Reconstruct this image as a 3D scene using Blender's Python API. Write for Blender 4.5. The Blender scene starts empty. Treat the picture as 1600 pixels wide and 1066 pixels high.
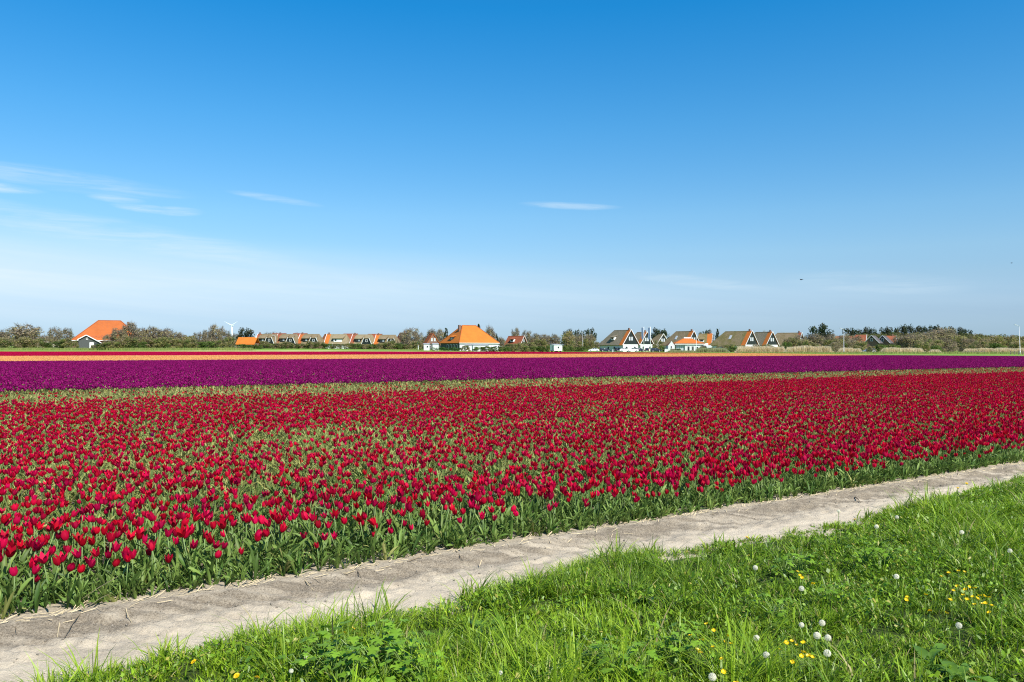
import bpy, math, random
import numpy as np
from mathutils import Vector, Matrix, Euler

# ------------------------------------------------------------------ camera, sky, sun, exposure
S = bpy.context.scene
COL = S.collection
random.seed(11)
RNG = np.random.default_rng(7)
F = 1244.0            # focal length in photo pixels (1600 wide), 28 mm on full frame
H = 1.80              # eye height
cam = bpy.data.cameras.new("camera")
cam.sensor_width = 36.0
cam.lens = 36.0 * F / 1600.0
cam.clip_start = 0.05
cam.clip_end = 20000.0
camo = bpy.data.objects.new("camera", cam)
COL.objects.link(camo)
camo.location = (0, 0, H)
camo.rotation_euler = Euler((math.radians(90.4375), math.radians(-0.107), 0.0), 'XYZ')
S.camera = camo

SUN_EL, SUN_AZ = 47.0, 141.0       # azimuth clockwise from the view direction (+Y)
sunv = Vector((math.sin(math.radians(SUN_AZ)) * math.cos(math.radians(SUN_EL)),
               math.cos(math.radians(SUN_AZ)) * math.cos(math.radians(SUN_EL)),
               math.sin(math.radians(SUN_EL))))
sun = bpy.data.lights.new("sun", 'SUN')
sun.energy = 5.0
sun.angle = math.radians(0.5)
sun.color = (1.0, 0.955, 0.88)
suno = bpy.data.objects.new("sun", sun)
COL.objects.link(suno)
suno.rotation_euler = sunv.to_track_quat('Z', 'Y').to_euler()

S.view_settings.view_transform = 'Standard'
S.view_settings.look = 'None'
S.view_settings.exposure = 0.67
S.view_settings.gamma = 1.0
S.view_settings.use_curve_mapping = False
S.render.engine = 'CYCLES'
S.cycles.use_denoising = False          # plenty of light; keeps leaves and petals crisp
S.cycles.filter_width = 1.15
S.cycles.sample_clamp_indirect = 6.0


class NT:
    """small helper for node trees"""
    def __init__(self, tree):
        self.t = tree
        tree.nodes.clear()

    def n(self, typ, **kw):
        nd = self.t.nodes.new(typ)
        for k, v in kw.items():
            if k.startswith('i_'):
                nd.inputs[k[2:].replace('_', ' ')].default_value = v
            else:
                setattr(nd, k, v)
        return nd

    def l(self, a, b):
        self.t.links.new(a, b)

    def put(self, sock, v):
        if hasattr(v, 'is_linked'):
            self.l(v, sock)
        else:
            sock.default_value = v

    def m(self, op, a, b=0.0, c=0.0, clamp=False):
        nd = self.t.nodes.new('ShaderNodeMath')
        nd.operation = op
        nd.use_clamp = clamp
        for s, v in zip(nd.inputs, (a, b, c)):
            self.put(s, v)
        return nd.outputs[0]

    def mix(self, fac, a, b, blend='MIX'):
        nd = self.t.nodes.new('ShaderNodeMix')
        nd.data_type = 'RGBA'
        nd.blend_type = blend
        self.put(nd.inputs[0], fac)
        self.put(nd.inputs[6], a if hasattr(a, 'is_linked') else (*a[:3], 1))
        self.put(nd.inputs[7], b if hasattr(b, 'is_linked') else (*b[:3], 1))
        return nd.outputs[2]

    def sstep(self, v, lo, hi, a=0.0, b=1.0):
        nd = self.t.nodes.new('ShaderNodeMapRange')
        nd.interpolation_type = 'SMOOTHSTEP'
        self.put(nd.inputs[0], v)
        for i, x in enumerate((lo, hi, a, b)):
            self.put(nd.inputs[i + 1], x)
        return nd.outputs[0]

    def noise(self, vec, scale, detail=4.0, rough=0.55, dist=0.0):
        nd = self.t.nodes.new('ShaderNodeTexNoise')
        if vec is not None:
            self.l(vec, nd.inputs['Vector'])
        nd.inputs['Scale'].default_value = scale
        nd.inputs['Detail'].default_value = detail
        nd.inputs['Roughness'].default_value = rough
        nd.inputs['Distortion'].default_value = dist
        return nd.outputs[0]

    def comb(self, x, y, z=0.0):
        nd = self.t.nodes.new('ShaderNodeCombineXYZ')
        for s, v in zip(nd.inputs, (x, y, z)):
            self.put(s, v)
        return nd.outputs[0]


world = bpy.data.worlds.new("World")
S.world = world
world.use_nodes = True
w = NT(world.node_tree)
sky = w.n('ShaderNodeTexSky')
sky.sky_type = 'NISHITA'
sky.sun_disc = False
sky.sun_elevation = math.radians(SUN_EL)
sky.sun_rotation = math.radians(SUN_AZ)
sky.air_density = 1.0
sky.dust_density = 0.3
sky.ozone_density = 2.0
tc = w.n('ShaderNodeTexCoord')
sx = w.n('ShaderNodeSeparateXYZ')
w.l(tc.outputs['Generated'], sx.inputs[0])
az = w.m('MULTIPLY', w.m('ARCTAN2', sx.outputs[0], sx.outputs[1]), 57.29578)    # degrees, 0 = view direction
el = w.m('MULTIPLY', w.m('ARCSINE', sx.outputs[2]), 57.29578)
# a clear, dry spring sky: deeper blue away from the horizon, the same all round
hs = w.n('ShaderNodeHueSaturation')
hs.inputs['Saturation'].default_value = 1.18
w.l(sky.outputs[0], hs.inputs['Color'])
grade = w.n('ShaderNodeValToRGB')
w.l(w.m('DIVIDE', w.m('MAXIMUM', el, 0.0), 40.0), grade.inputs[0])
cr = grade.color_ramp
STOPS = [(0.0, (.345, .57, 1.10)), (.06, (.447, .59, .931)), (.118, (.627, .745, .921)), (.163, (.74, .873, .975)), (.231, (.726, .967, 1.052)),
         (.385, (.464, 1.019, 1.186)), (.579, (.13, 1.0, 1.30)), (1.0, (.16, .95, 1.25))]
cr.elements[0].position = 0.0
cr.elements[1].position = 1.0
for p_, c_ in STOPS[1:-1]:
    cr.elements.new(p_)
for e_, (p_, c_) in zip(cr.elements, STOPS):
    e_.position = p_
    e_.color = (*c_, 1)
blue = w.mix(1.0, hs.outputs[0], grade.outputs[0], 'MULTIPLY')
# cirrus: wisps (azimuth, elevation, half width, half height, tilt, strength) and a thin veil near the horizon
warp = w.noise(w.comb(w.m('MULTIPLY', az, 0.10), w.m('MULTIPLY', el, 0.55)), 1.0, 5, 0.6)
fine = w.noise(w.comb(w.m('MULTIPLY', az, 0.22), w.m('MULTIPLY', el, 2.4), 7.3), 1.0, 6, 0.62, 0.6)
total = None
for (a0, e0, hw, hh, tilt, st) in ((-30.0, 10.35, 5.6, 0.50, -0.05, .26), (-33.6, 9.55, 2.2, 0.26, 0.0, .44), (-30.6, 10.5, 2.2, 0.26, -0.06, .26), (-26.0, 10.1, 2.6, 0.2, -0.09, .24),
                                   (-26.5, 9.45, 1.2, 0.20, -0.04, .32), (-24.8, 8.95, 1.4, 0.20, -0.05, .44), (-22.9, 8.9, 1.2, 0.22, 0.02, .42),
                                   (-16.6, 10.1, 2.2, 0.20, -0.10, .30), (4.2, 10.05, 2.5, 0.20, -0.035, .30),
                                   (5.2, 10.0, 1.2, 0.15, -0.05, .32), (-28, 7.4, 10.0, 0.7, -0.12, .26), (12.5, 4.7, 4.0, 0.30, -0.13, .16),
                                   (24.5, 4.2, 4.0, 0.6, -0.07, .15), (95, 14, 12, 1.0, -0.08, .5), (-110, 17, 10, 1.2, .06, .5),
                                   (165, 20, 14, 1.3, .05, .45)):
    da = w.m('SUBTRACT', az, a0)
    de = w.m('SUBTRACT', w.m('SUBTRACT', el, e0), w.m('MULTIPLY', da, tilt))
    de = w.m('ADD', de, w.m('MULTIPLY', w.m('SUBTRACT', warp, 0.5), 0.9 * hh + 0.25))
    r2 = w.m('ADD', w.m('POWER', w.m('ABSOLUTE', w.m('DIVIDE', da, hw)), 2.0), w.m('POWER', w.m('ABSOLUTE', w.m('DIVIDE', de, hh)), 2.0))
    f = w.m('MULTIPLY', w.sstep(r2, 2.6, 0.0), w.m('MULTIPLY', w.sstep(fine, 0.32, 0.70, 0.25, 1.25), st))
    total = f if total is None else w.m('MAXIMUM', total, f)
azr = w.m('MULTIPLY', az, 0.0174533)
centre = w.m('ADD', 4.6, w.m('MULTIPLY', w.m('SINE', w.m('ADD', azr, 0.1)), -2.6))          # upper edge of the veil
band = w.m('MULTIPLY', w.sstep(el, w.m('ADD', centre, 2.6), w.m('SUBTRACT', centre, 1.4)), w.sstep(el, 0.3, 4.6, .30, 1.0))
streak = w.noise(w.comb(w.m('MULTIPLY', az, 0.05), w.m('ADD', w.m('MULTIPLY', el, 0.8), w.m('MULTIPLY', az, 0.06)), 3.1), 1.0, 5, 0.6, 0.4)
veil = w.m('MULTIPLY', band, w.sstep(streak, 0.25, 0.75, 0.74, 1.12))
veil = w.m('MULTIPLY', veil, w.m('ADD', 0.60, w.m('MULTIPLY', w.m('SINE', w.m('ADD', azr, 0.15)), -0.55)))
total = w.m('MINIMUM', w.m('ADD', total, veil), 0.93)
skycol = w.mix(total, blue, (5.6, 6.6, 7.2))
bg = w.n('ShaderNodeBackground')
w.l(skycol, bg.inputs[0])
bg.inputs[1].default_value = 0.088
wo = w.n('ShaderNodeOutputWorld')
w.l(bg.outputs[0], wo.inputs[0])

# ------------------------------------------------------------------ helpers
U = np.array([math.sin(math.radians(57.2)), math.cos(math.radians(57.2))])     # along the tulip rows
N = np.array([-U[1], U[0]])                                                     # across them, away from the camera


def hor(px):
    return 541.0 + 3.0 * px / 1600.0


def un(u, n):
    return U[0] * u + N[0] * n, U[1] * u + N[1] * n


def sm(x, a, b):
    t = np.clip((np.asarray(x, float) - a) / (b - a), 0, 1)
    return t * t * (3 - 2 * t)


def gz(x, y):
    """height of the land: level fields, a little higher where the village and the farm stand at the left"""
    x = np.asarray(x, float); y = np.asarray(y, float)
    left = 1 - sm(x / np.maximum(y, 1), -0.25, 0.02)
    return 0.95 * left * sm(y, 215, 300) + 0.25 * sm(y, 300, 420)


def X(px, d):
    return (px - 800.0) / F * d


def ground_at(px, py, z=0.0):
    d = (H - z) * F / (py - hor(px))
    return X(px, d), d


def hash2(ix, iy, seed):
    h = (ix.astype(np.int64) * 374761393 + iy.astype(np.int64) * 668265263 + seed * 1442695041) & 0x7fffffff
    h = ((h ^ (h >> 13)) * 1274126177) & 0x7fffffff
    return ((h ^ (h >> 16)) & 0xffff) / 65535.0


def vnoise(x, y, seed=0):
    x = np.asarray(x, float); y = np.asarray(y, float)
    ix, iy = np.floor(x), np.floor(y)
    fx, fy = x - ix, y - iy
    fx = fx * fx * (3 - 2 * fx); fy = fy * fy * (3 - 2 * fy)
    a = hash2(ix, iy, seed); b = hash2(ix + 1, iy, seed); c = hash2(ix, iy + 1, seed); d = hash2(ix + 1, iy + 1, seed)
    return (a * (1 - fx) + b * fx) * (1 - fy) + (c * (1 - fx) + d * fx) * fy


def fbm(x, y, seed=0, o=4):
    s = 0; a = 0.5
    for i in range(o):
        s = s + a * vnoise(np.asarray(x) * 2 ** i, np.asarray(y) * 2 ** i, seed + i * 17)
        a *= 0.5
    return s / (1 - 0.5 ** o)


def mesh_np(name, V, faces, cols=None, mats=(), matidx=None, smooth=False):
    """V (n,3); faces: list of (m,k) arrays; cols: {attribute: per-vertex values}"""
    me = bpy.data.meshes.new(name)
    V = np.asarray(V, np.float32)
    me.vertices.add(len(V))
    me.vertices.foreach_set('co', V.ravel())
    faces = [np.asarray(f, np.int32) for f in faces if len(f)]
    nl = sum(f.size for f in faces)
    npoly = sum(len(f) for f in faces)
    me.loops.add(nl)
    me.loops.foreach_set('vertex_index', np.concatenate([f.ravel() for f in faces]))
    me.polygons.add(npoly)
    tot = np.concatenate([np.full(len(f), f.shape[1], np.int32) for f in faces])
    start = np.concatenate([[0], np.cumsum(tot)[:-1]]).astype(np.int32)
    me.polygons.foreach_set('loop_start', start)
    me.polygons.foreach_set('loop_total', tot)
    if matidx is not None:
        me.polygons.foreach_set('material_index', np.asarray(matidx, np.int32))
    if smooth:
        me.polygons.foreach_set('use_smooth', np.ones(npoly, bool))
    for k, v in (cols or {}).items():
        v = np.asarray(v, np.float32)
        if v.ndim == 1:
            me.attributes.new(k, 'FLOAT', 'POINT').data.foreach_set('value', v)
        else:
            if v.shape[1] == 3:
                v = np.concatenate([v, np.ones((len(v), 1), np.float32)], 1)
            me.attributes.new(k, 'FLOAT_COLOR', 'POINT').data.foreach_set('color', v.ravel())
    for m in mats:
        me.materials.append(m)
    me.update(calc_edges=True)
    return me


def link(name, me, parent=None, loc=None, rz=None, **props):
    o = bpy.data.objects.new(name, me)
    COL.objects.link(o)
    if parent is not None:
        o.parent = parent
    if loc is not None:
        o.location = loc
    if rz is not None:
        o.rotation_euler = (0, 0, rz)
    for k, v in props.items():
        if v is not None:
            o[k] = v
    return o


def thing(name, label, category, loc=(0, 0, 0), rz=0.0, group=None, me=None):
    o = bpy.data.objects.new(name, me)
    COL.objects.link(o)
    o.location = loc
    o.rotation_euler = (0, 0, rz)
    o['label'] = label
    o['category'] = category
    if group:
        o['group'] = group
    return o


def copy_thing(o, loc, rz, scale=None, label=None, group=None):
    c = o.copy()
    COL.objects.link(c)
    c.location = loc
    c.rotation_euler = (0, 0, rz)
    if scale is not None:
        c.scale = scale
    if label:
        c['label'] = label
    if group:
        c['group'] = group
    for ch in list(o.children):
        d = ch.copy()
        COL.objects.link(d)
        d.parent = c
        for g in list(ch.children):
            h = g.copy()
            COL.objects.link(h)
            h.parent = d
    return c


class MB:
    """mesh builder for hard-surface pieces"""
    def __init__(self):
        self.v = []; self.f = []

    def poly(self, pts):
        i = len(self.v)
        self.v += [tuple(p) for p in pts]
        self.f.append(tuple(range(i, i + len(pts))))
        return self

    def box(self, x0, x1, y0, y1, z0, z1):
        i = len(self.v)
        self.v += [(x0, y0, z0), (x1, y0, z0), (x1, y1, z0), (x0, y1, z0), (x0, y0, z1), (x1, y0, z1), (x1, y1, z1), (x0, y1, z1)]
        self.f += [tuple(i + k for k in q) for q in ((0, 3, 2, 1), (4, 5, 6, 7), (0, 1, 5, 4), (1, 2, 6, 5), (2, 3, 7, 6), (3, 0, 4, 7))]
        return self

    def slab(self, pts, t):
        """polygon (counter-clockwise seen from outside) thickened inwards by t along its normal"""
        P = [Vector(p) for p in pts]
        nr = Vector((0, 0, 0))
        for a, b in zip(P, P[1:] + P[:1]):
            nr += a.cross(b)
        nr.normalize()
        Q = [p - nr * t for p in P]
        i = len(self.v); k = len(P)
        self.v += [tuple(p) for p in P] + [tuple(q) for q in Q]
        self.f.append(tuple(range(i, i + k)))
        self.f.append(tuple(i + k + j for j in reversed(range(k))))
        for j in range(k):
            j2 = (j + 1) % k
            self.f.append((i + j, i + k + j, i + k + j2, i + j2))
        return self

    def bar(self, a, b, wd, ht=None):
        """square bar from a to b"""
        a = Vector(a); b = Vector(b); ht = ht or wd
        d = (b - a).normalized()
        up = Vector((0, 0, 1)) if abs(d.z) < 0.95 else Vector((0, 1, 0))
        s = d.cross(up).normalized(); t = s.cross(d)
        i = len(self.v)
        for p in (a, b):
            for (q, r) in ((-1, -1), (1, -1), (1, 1), (-1, 1)):
                self.v.append(tuple(p + s * q * wd / 2 + t * r * ht / 2))
        self.f += [tuple(i + k for k in q) for q in ((0, 1, 2, 3), (7, 6, 5, 4), (0, 4, 5, 1), (1, 5, 6, 2), (2, 6, 7, 3), (3, 7, 4, 0))]
        return self

    def tube(self, pts, rads, n=8):
        i0 = len(self.v)
        P = [Vector(p) for p in pts]
        for k, p in enumerate(P):
            d = (P[min(k + 1, len(P) - 1)] - P[max(k - 1, 0)]).normalized()
            up = Vector((0, 0, 1)) if abs(d.z) < 0.95 else Vector((1, 0, 0))
            s = d.cross(up).normalized(); t = s.cross(d)
            for j in range(n):
                a = 2 * math.pi * j / n
                self.v.append(tuple(p + (s * math.cos(a) + t * math.sin(a)) * rads[k]))
        for k in range(len(P) - 1):
            for j in range(n):
                a = i0 + k * n + j; b = i0 + k * n + (j + 1) % n
                self.f.append((a, b, b + n, a + n))
        self.f.append(tuple(i0 + j for j in reversed(range(n))))
        self.f.append(tuple(i0 + (len(P) - 1) * n + j for j in range(n)))
        return self

    def mesh(self, name, mat, smooth=False):
        me = bpy.data.meshes.new(name)
        me.from_pydata(self.v, [], self.f)
        if mat:
            me.materials.append(mat)
        if smooth:
            me.polygons.foreach_set('use_smooth', [True] * len(me.polygons))
        me.update()
        return me

    def build(self, name, mat, parent=None, smooth=False, **props):
        return link(name, self.mesh(name, mat, smooth), parent, **props)


def lathe(mb, prof, n=12, c=(0, 0, 0)):
    i0 = len(mb.v)
    for (r, z) in prof:
        for j in range(n):
            a = 2 * math.pi * j / n
            mb.v.append((c[0] + r * math.cos(a), c[1] + r * math.sin(a), c[2] + z))
    for k in range(len(prof) - 1):
        for j in range(n):
            a = i0 + k * n + j; b = i0 + k * n + (j + 1) % n
            mb.f.append((a, b, b + n, a + n))
    return mb


# ------------------------------------------------------------------ materials
def mat_basic(name, col, rough=0.7, spec=0.3, noise=None, bump=None, metal=0.0):
    """noise = (scale, amount, stretch); bump = (scale, strength)"""
    m = bpy.data.materials.new(name)
    m.use_nodes = True
    t = NT(m.node_tree)
    p = t.n('ShaderNodeBsdfPrincipled')
    p.inputs['Roughness'].default_value = rough
    p.inputs['Specular IOR Level'].default_value = spec
    p.inputs['Metallic'].default_value = metal
    o = t.n('ShaderNodeOutputMaterial')
    t.l(p.outputs[0], o.inputs[0])
    tcn = t.n('ShaderNodeTexCoord')
    if noise:
        mp = t.n('ShaderNodeMapping')
        t.l(tcn.outputs['Object'], mp.inputs[0])
        mp.inputs['Scale'].default_value = noise[2] if len(noise) > 2 else (1, 1, 1)
        f = t.noise(mp.outputs[0], noise[0], 5, 0.6)
        f = t.sstep(f, 0.28, 0.72)
        a = noise[1]
        t.l(t.mix(f, [c * (1 - a) for c in col], [min(1, c * (1 + a)) for c in col]), p.inputs['Base Color'])
    else:
        p.inputs['Base Color'].default_value = (*col, 1)
    if bump:
        b = t.n('ShaderNodeBump')
        b.inputs['Strength'].default_value = bump[1]
        b.inputs['Distance'].default_value = 0.05
        t.l(t.noise(tcn.outputs['Object'], bump[0], 4, 0.6), b.inputs['Height'])
        t.l(b.outputs[0], p.inputs['Normal'])
    return m


def mat_leafy(name, col=None, attr=None, trans=0.35, rough=0.45, spec=0.35, vary=0.25, hue2=None, tint=None, coat=0.0):
    """thin plant matter: principled mixed with translucency; colour constant or from a colour attribute,
    varied per object and, through the attribute tint, per plant"""
    m = bpy.data.materials.new(name)
    m.use_nodes = True
    t = NT(m.node_tree)
    o = t.n('ShaderNodeOutputMaterial')
    if attr:
        a = t.n('ShaderNodeAttribute')
        a.attribute_name = attr
        c = a.outputs['Color']
    else:
        c = t.n('ShaderNodeRGB')
        c.outputs[0].default_value = (*col, 1)
        c = c.outputs[0]
    if hue2 is not None:
        if tint:
            a2 = t.n('ShaderNodeAttribute')
            a2.attribute_name = tint
            r = a2.outputs['Fac']
        else:
            oi = t.n('ShaderNodeObjectInfo')
            r = oi.outputs['Random']
        c = t.mix(r, c, hue2)
    if vary and not tint:
        oi = t.n('ShaderNodeObjectInfo')
        r2 = t.m('FRACT', t.m('MULTIPLY', oi.outputs['Random'], 7.31))
        c = t.mix(1.0, c, t.comb(*[t.m('ADD', 1 - vary, t.m('MULTIPLY', r2, 2 * vary))] * 3), 'MULTIPLY')
    p = t.n('ShaderNodeBsdfPrincipled')
    t.l(c, p.inputs['Base Color'])
    p.inputs['Roughness'].default_value = rough
    p.inputs['Specular IOR Level'].default_value = spec
    if trans > 0:
        tr = t.n('ShaderNodeBsdfTranslucent')
        t.l(c, tr.inputs[0])
        ms = t.n('ShaderNodeMixShader')
        ms.inputs[0].default_value = trans
        t.l(p.outputs[0], ms.inputs[1])
        t.l(tr.outputs[0], ms.inputs[2])
        t.l(ms.outputs[0], o.inputs[0])
    else:
        t.l(p.outputs[0], o.inputs[0])
    return m


M = {}
M['petal_red'] = mat_leafy('red_petal', (0.47, 0.0018, 0.013), trans=0.34, rough=0.6, spec=0.14, vary=0.36, hue2=(0.47, 0.0018, 0.056))
M['petal_purple'] = mat_leafy('purple_petal', (0.175, 0.0006, 0.075), trans=0.3, rough=0.6, spec=0.12, vary=0, hue2=(0.37, 0.012, 0.175), tint='tint')
M['petal_orange'] = mat_leafy('orange_petal', (0.80, 0.34, 0.10), trans=0.3, rough=0.6, spec=0.15, vary=0, hue2=(0.84, 0.53, 0.22), tint='tint')
M['petal_crimson'] = mat_leafy('crimson_petal', (0.47, 0.0015, 0.038), trans=0.3, rough=0.6, spec=0.12, vary=0, hue2=(0.47, 0.003, 0.075), tint='tint')
M['petal_white'] = mat_leafy('white_petal', (0.8, 0.8, 0.74), trans=0.3, vary=0)
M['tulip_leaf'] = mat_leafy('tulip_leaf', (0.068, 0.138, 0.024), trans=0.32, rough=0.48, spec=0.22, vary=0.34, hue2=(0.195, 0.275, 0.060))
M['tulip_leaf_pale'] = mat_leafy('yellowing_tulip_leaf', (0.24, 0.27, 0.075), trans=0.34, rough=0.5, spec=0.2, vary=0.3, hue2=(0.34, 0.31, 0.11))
M['tulip_leaf_mid'] = mat_leafy('yellow_green_tulip_leaf', (0.165, 0.20, 0.045), trans=0.32, rough=0.5, spec=0.2, vary=0.28, hue2=(0.35, 0.345, 0.11))  # yellower leaf green, mostly for plants further into the bed
M['tulip_stem'] = mat_leafy('tulip_stem', (0.14, 0.21, 0.06), trans=0.0, rough=0.5, vary=0.15)
M['grass'] = mat_leafy('grass_blade', attr='col', trans=0.38, rough=0.42, spec=0.34, vary=0)
M['weed'] = mat_leafy('weed_leaf', (0.14, 0.27, 0.018), trans=0.35, rough=0.45, spec=0.4, vary=0.25, hue2=(0.20, 0.35, 0.025))
M['dock'] = mat_leafy('dock_leaf', (0.075, 0.165, 0.018), trans=0.3, rough=0.42, spec=0.4, vary=0.2, hue2=(0.12, 0.23, 0.025))
M['yellow'] = mat_leafy('yellow_petal', (0.86, 0.58, 0.008), trans=0.25, vary=0.06)
M['fluff'] = mat_leafy('seed_fluff', (0.92, 0.90, 0.80), trans=0.75, rough=0.9, spec=0.1, vary=0.04)
M['green_stem'] = mat_leafy('green_stem', (0.16, 0.24, 0.05), trans=0.0, rough=0.5)
M['crown'] = mat_leafy('tree_crown', attr='col', trans=0.48, rough=0.7, spec=0.15, vary=0.14)
M['bark'] = mat_basic('bark', (0.10, 0.085, 0.065), 0.9, 0.1, (3.0, 0.4))
M['straw'] = mat_basic('dry_straw', (0.50, 0.40, 0.24), 0.7, 0.2, (9.0, 0.3))
M['straw_dark'] = mat_basic('weathered_stalk', (0.20, 0.155, 0.10), 0.8, 0.2, (9.0, 0.3))
M['reed'] = mat_leafy('dry_reed', attr='col', trans=0.5, rough=0.7, spec=0.15, vary=0)
M['tile'] = None
M['white'] = mat_basic('white_paint', (0.80, 0.80, 0.78), 0.5, 0.3, (1.3, 0.05))
M['render_wall'] = mat_basic('white_render', (0.60, 0.60, 0.58), 0.8, 0.2, (0.8, 0.07))
M['black_board'] = mat_basic('black_boards', (0.020, 0.028, 0.026), 0.7, 0.2, (6.0, 0.3, (1, 1, 8)))
M['grey_board'] = mat_basic('grey_boards', (0.075, 0.080, 0.078), 0.75, 0.2, (5.0, 0.25, (8, 1, 1)))
M['brick'] = mat_basic('brown_brick', (0.20, 0.115, 0.085), 0.85, 0.2, (9.0, 0.3))
M['glass'] = mat_basic('window_glass', (0.03, 0.035, 0.04), 0.08, 0.6)
M['curtain_glass'] = mat_basic('pale_window', (0.42, 0.45, 0.47), 0.15, 0.5)
M['steel'] = mat_basic('galvanised_steel', (0.52, 0.53, 0.53), 0.45, 0.5, None, None, 0.3)
M['turbine'] = mat_basic('turbine_white', (0.82, 0.83, 0.84), 0.4, 0.4)
M['banner'] = mat_leafy('blue_banner', (0.12, 0.18, 0.29), trans=0.2, rough=0.7, spec=0.2, vary=0.05)
M['car_white'] = mat_basic('white_car_paint', (0.80, 0.80, 0.80), 0.25, 0.5)
M['car_dark'] = mat_basic('dark_car_paint', (0.015, 0.018, 0.03), 0.25, 0.5)
M['car_silver'] = mat_basic('silver_car_paint', (0.45, 0.47, 0.5), 0.3, 0.5, None, None, 0.4)
M['rubber'] = mat_basic('tyre_rubber', (0.02, 0.02, 0.02), 0.85, 0.2)
M['lamp_red'] = mat_basic('red_lens', (0.4, 0.02, 0.02), 0.2, 0.5)
M['lamp_clear'] = mat_basic('clear_lens', (0.7, 0.7, 0.68), 0.15, 0.5)
M['wood_fence'] = mat_basic('weathered_wood', (0.17, 0.14, 0.11), 0.85, 0.2, (5, 0.3))
M['feather'] = mat_basic('dark_feathers', (0.03, 0.03, 0.032), 0.7, 0.2)
M['cabin_roof'] = mat_basic('grey_sheet_roof', (0.30, 0.31, 0.32), 0.6, 0.3)


def mat_tile(name, col, dark):
    m = bpy.data.materials.new(name)
    m.use_nodes = True
    t = NT(m.node_tree)
    p = t.n('ShaderNodeBsdfPrincipled'); p.inputs['Roughness'].default_value = 0.75; p.inputs['Specular IOR Level'].default_value = 0.25
    o = t.n('ShaderNodeOutputMaterial'); t.l(p.outputs[0], o.inputs[0])
    tcn = t.n('ShaderNodeTexCoord')
    s = t.n('ShaderNodeSeparateXYZ'); t.l(tcn.outputs['Object'], s.inputs[0])
    big = t.sstep(t.noise(tcn.outputs['Object'], 0.35, 5, 0.65), 0.3, 0.75)
    spots = t.sstep(t.noise(tcn.outputs['Object'], 2.6, 3, 0.6), 0.45, 0.8)
    c = t.mix(big, col, [x * 0.82 for x in col])
    c = t.mix(t.m('MULTIPLY', spots, 0.45), c, dark)
    # courses of tiles
    crs = t.m('FRACT', t.m('MULTIPLY', s.outputs[2], 4.5))
    c = t.mix(t.m('MULTIPLY', t.sstep(crs, 0.82, 1.0), 0.25), c, dark)
    t.l(c, p.inputs['Base Color'])
    b = t.n('ShaderNodeBump'); b.inputs['Strength'].default_value = 0.6; b.inputs['Distance'].default_value = 0.05
    t.l(crs, b.inputs['Height']); t.l(b.outputs[0], p.inputs['Normal'])
    return m


def mat_thatch(name, col, moss, amt):
    m = bpy.data.materials.new(name)
    m.use_nodes = True
    t = NT(m.node_tree)
    p = t.n('ShaderNodeBsdfPrincipled'); p.inputs['Roughness'].default_value = 0.95; p.inputs['Specular IOR Level'].default_value = 0.1
    o = t.n('ShaderNodeOutputMaterial'); t.l(p.outputs[0], o.inputs[0])
    tcn = t.n('ShaderNodeTexCoord')
    mp = t.n('ShaderNodeMapping'); t.l(tcn.outputs['Object'], mp.inputs[0]); mp.inputs['Scale'].default_value = (1, 1, 0.3)
    a = t.sstep(t.noise(tcn.outputs['Object'], 0.55, 5, 0.7), 0.35, 0.68)
    g = t.noise(mp.outputs[0], 6.0, 4, 0.7)
    c = t.mix(t.m('MULTIPLY', a, amt), col, moss)
    c = t.mix(1.0, c, t.comb(*[t.m('ADD', 0.55, t.m('MULTIPLY', g, 0.9))] * 3), 'MULTIPLY')
    t.l(c, p.inputs['Base Color'])
    b = t.n('ShaderNodeBump'); b.inputs['Strength'].default_value = 0.8; b.inputs['Distance'].default_value = 0.15
    t.l(g, b.inputs['Height']); t.l(b.outputs[0], p.inputs['Normal'])
    return m


M['tile'] = mat_tile('orange_tiles', (0.48, 0.135, 0.020), (0.26, 0.10, 0.04))
M['tile_worn'] = mat_tile('worn_orange_tiles', (0.42, 0.108, 0.022), (0.22, 0.10, 0.055))
M['tile_red'] = mat_tile('red_brown_tiles', (0.28, 0.080, 0.036), (0.17, 0.075, 0.05))
M['tile_bright'] = mat_tile('bright_orange_tiles', (0.52, 0.155, 0.018), (0.36, 0.11, 0.025))
M['tile_letters'] = mat_tile('dark_letter_tiles', (0.33, 0.10, 0.05), (0.22, 0.09, 0.06))
M['tile_dark'] = mat_tile('dark_grey_tiles', (0.10, 0.085, 0.085), (0.07, 0.06, 0.06))
M['thatch_grey'] = mat_thatch('grey_thatch', (0.195, 0.165, 0.12), (0.13, 0.125, 0.065), 0.6)
M['thatch_moss'] = mat_thatch('mossy_thatch', (0.215, 0.165, 0.095), (0.135, 0.122, 0.038), 0.9)
M['thatch_pale'] = mat_thatch('pale_thatch', (0.26, 0.21, 0.13), (0.20, 0.165, 0.085), 0.7)
M['thatch_olive'] = mat_thatch('olive_thatch', (0.225, 0.17, 0.105), (0.16, 0.13, 0.062), 0.8)


def mat_ground():
    m = bpy.data.materials.new('meadow_ground')
    m.use_nodes = True
    t = NT(m.node_tree)
    p = t.n('ShaderNodeBsdfPrincipled'); p.inputs['Roughness'].default_value = 0.95; p.inputs['Specular IOR Level'].default_value = 0.1
    o = t.n('ShaderNodeOutputMaterial'); t.l(p.outputs[0], o.inputs[0])
    g = t.n('ShaderNodeNewGeometry')
    a = t.sstep(t.noise(g.outputs['Position'], 0.05, 5, 0.65), 0.35, 0.65)
    b = t.sstep(t.noise(g.outputs['Position'], 0.9, 5, 0.7), 0.3, 0.75)
    c = t.mix(a, (0.14, 0.255, 0.03), (0.21, 0.29, 0.055))
    c = t.mix(t.m('MULTIPLY', b, 0.5), c, (0.10, 0.17, 0.025))
    t.l(c, p.inputs['Base Color'])
    return m


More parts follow.
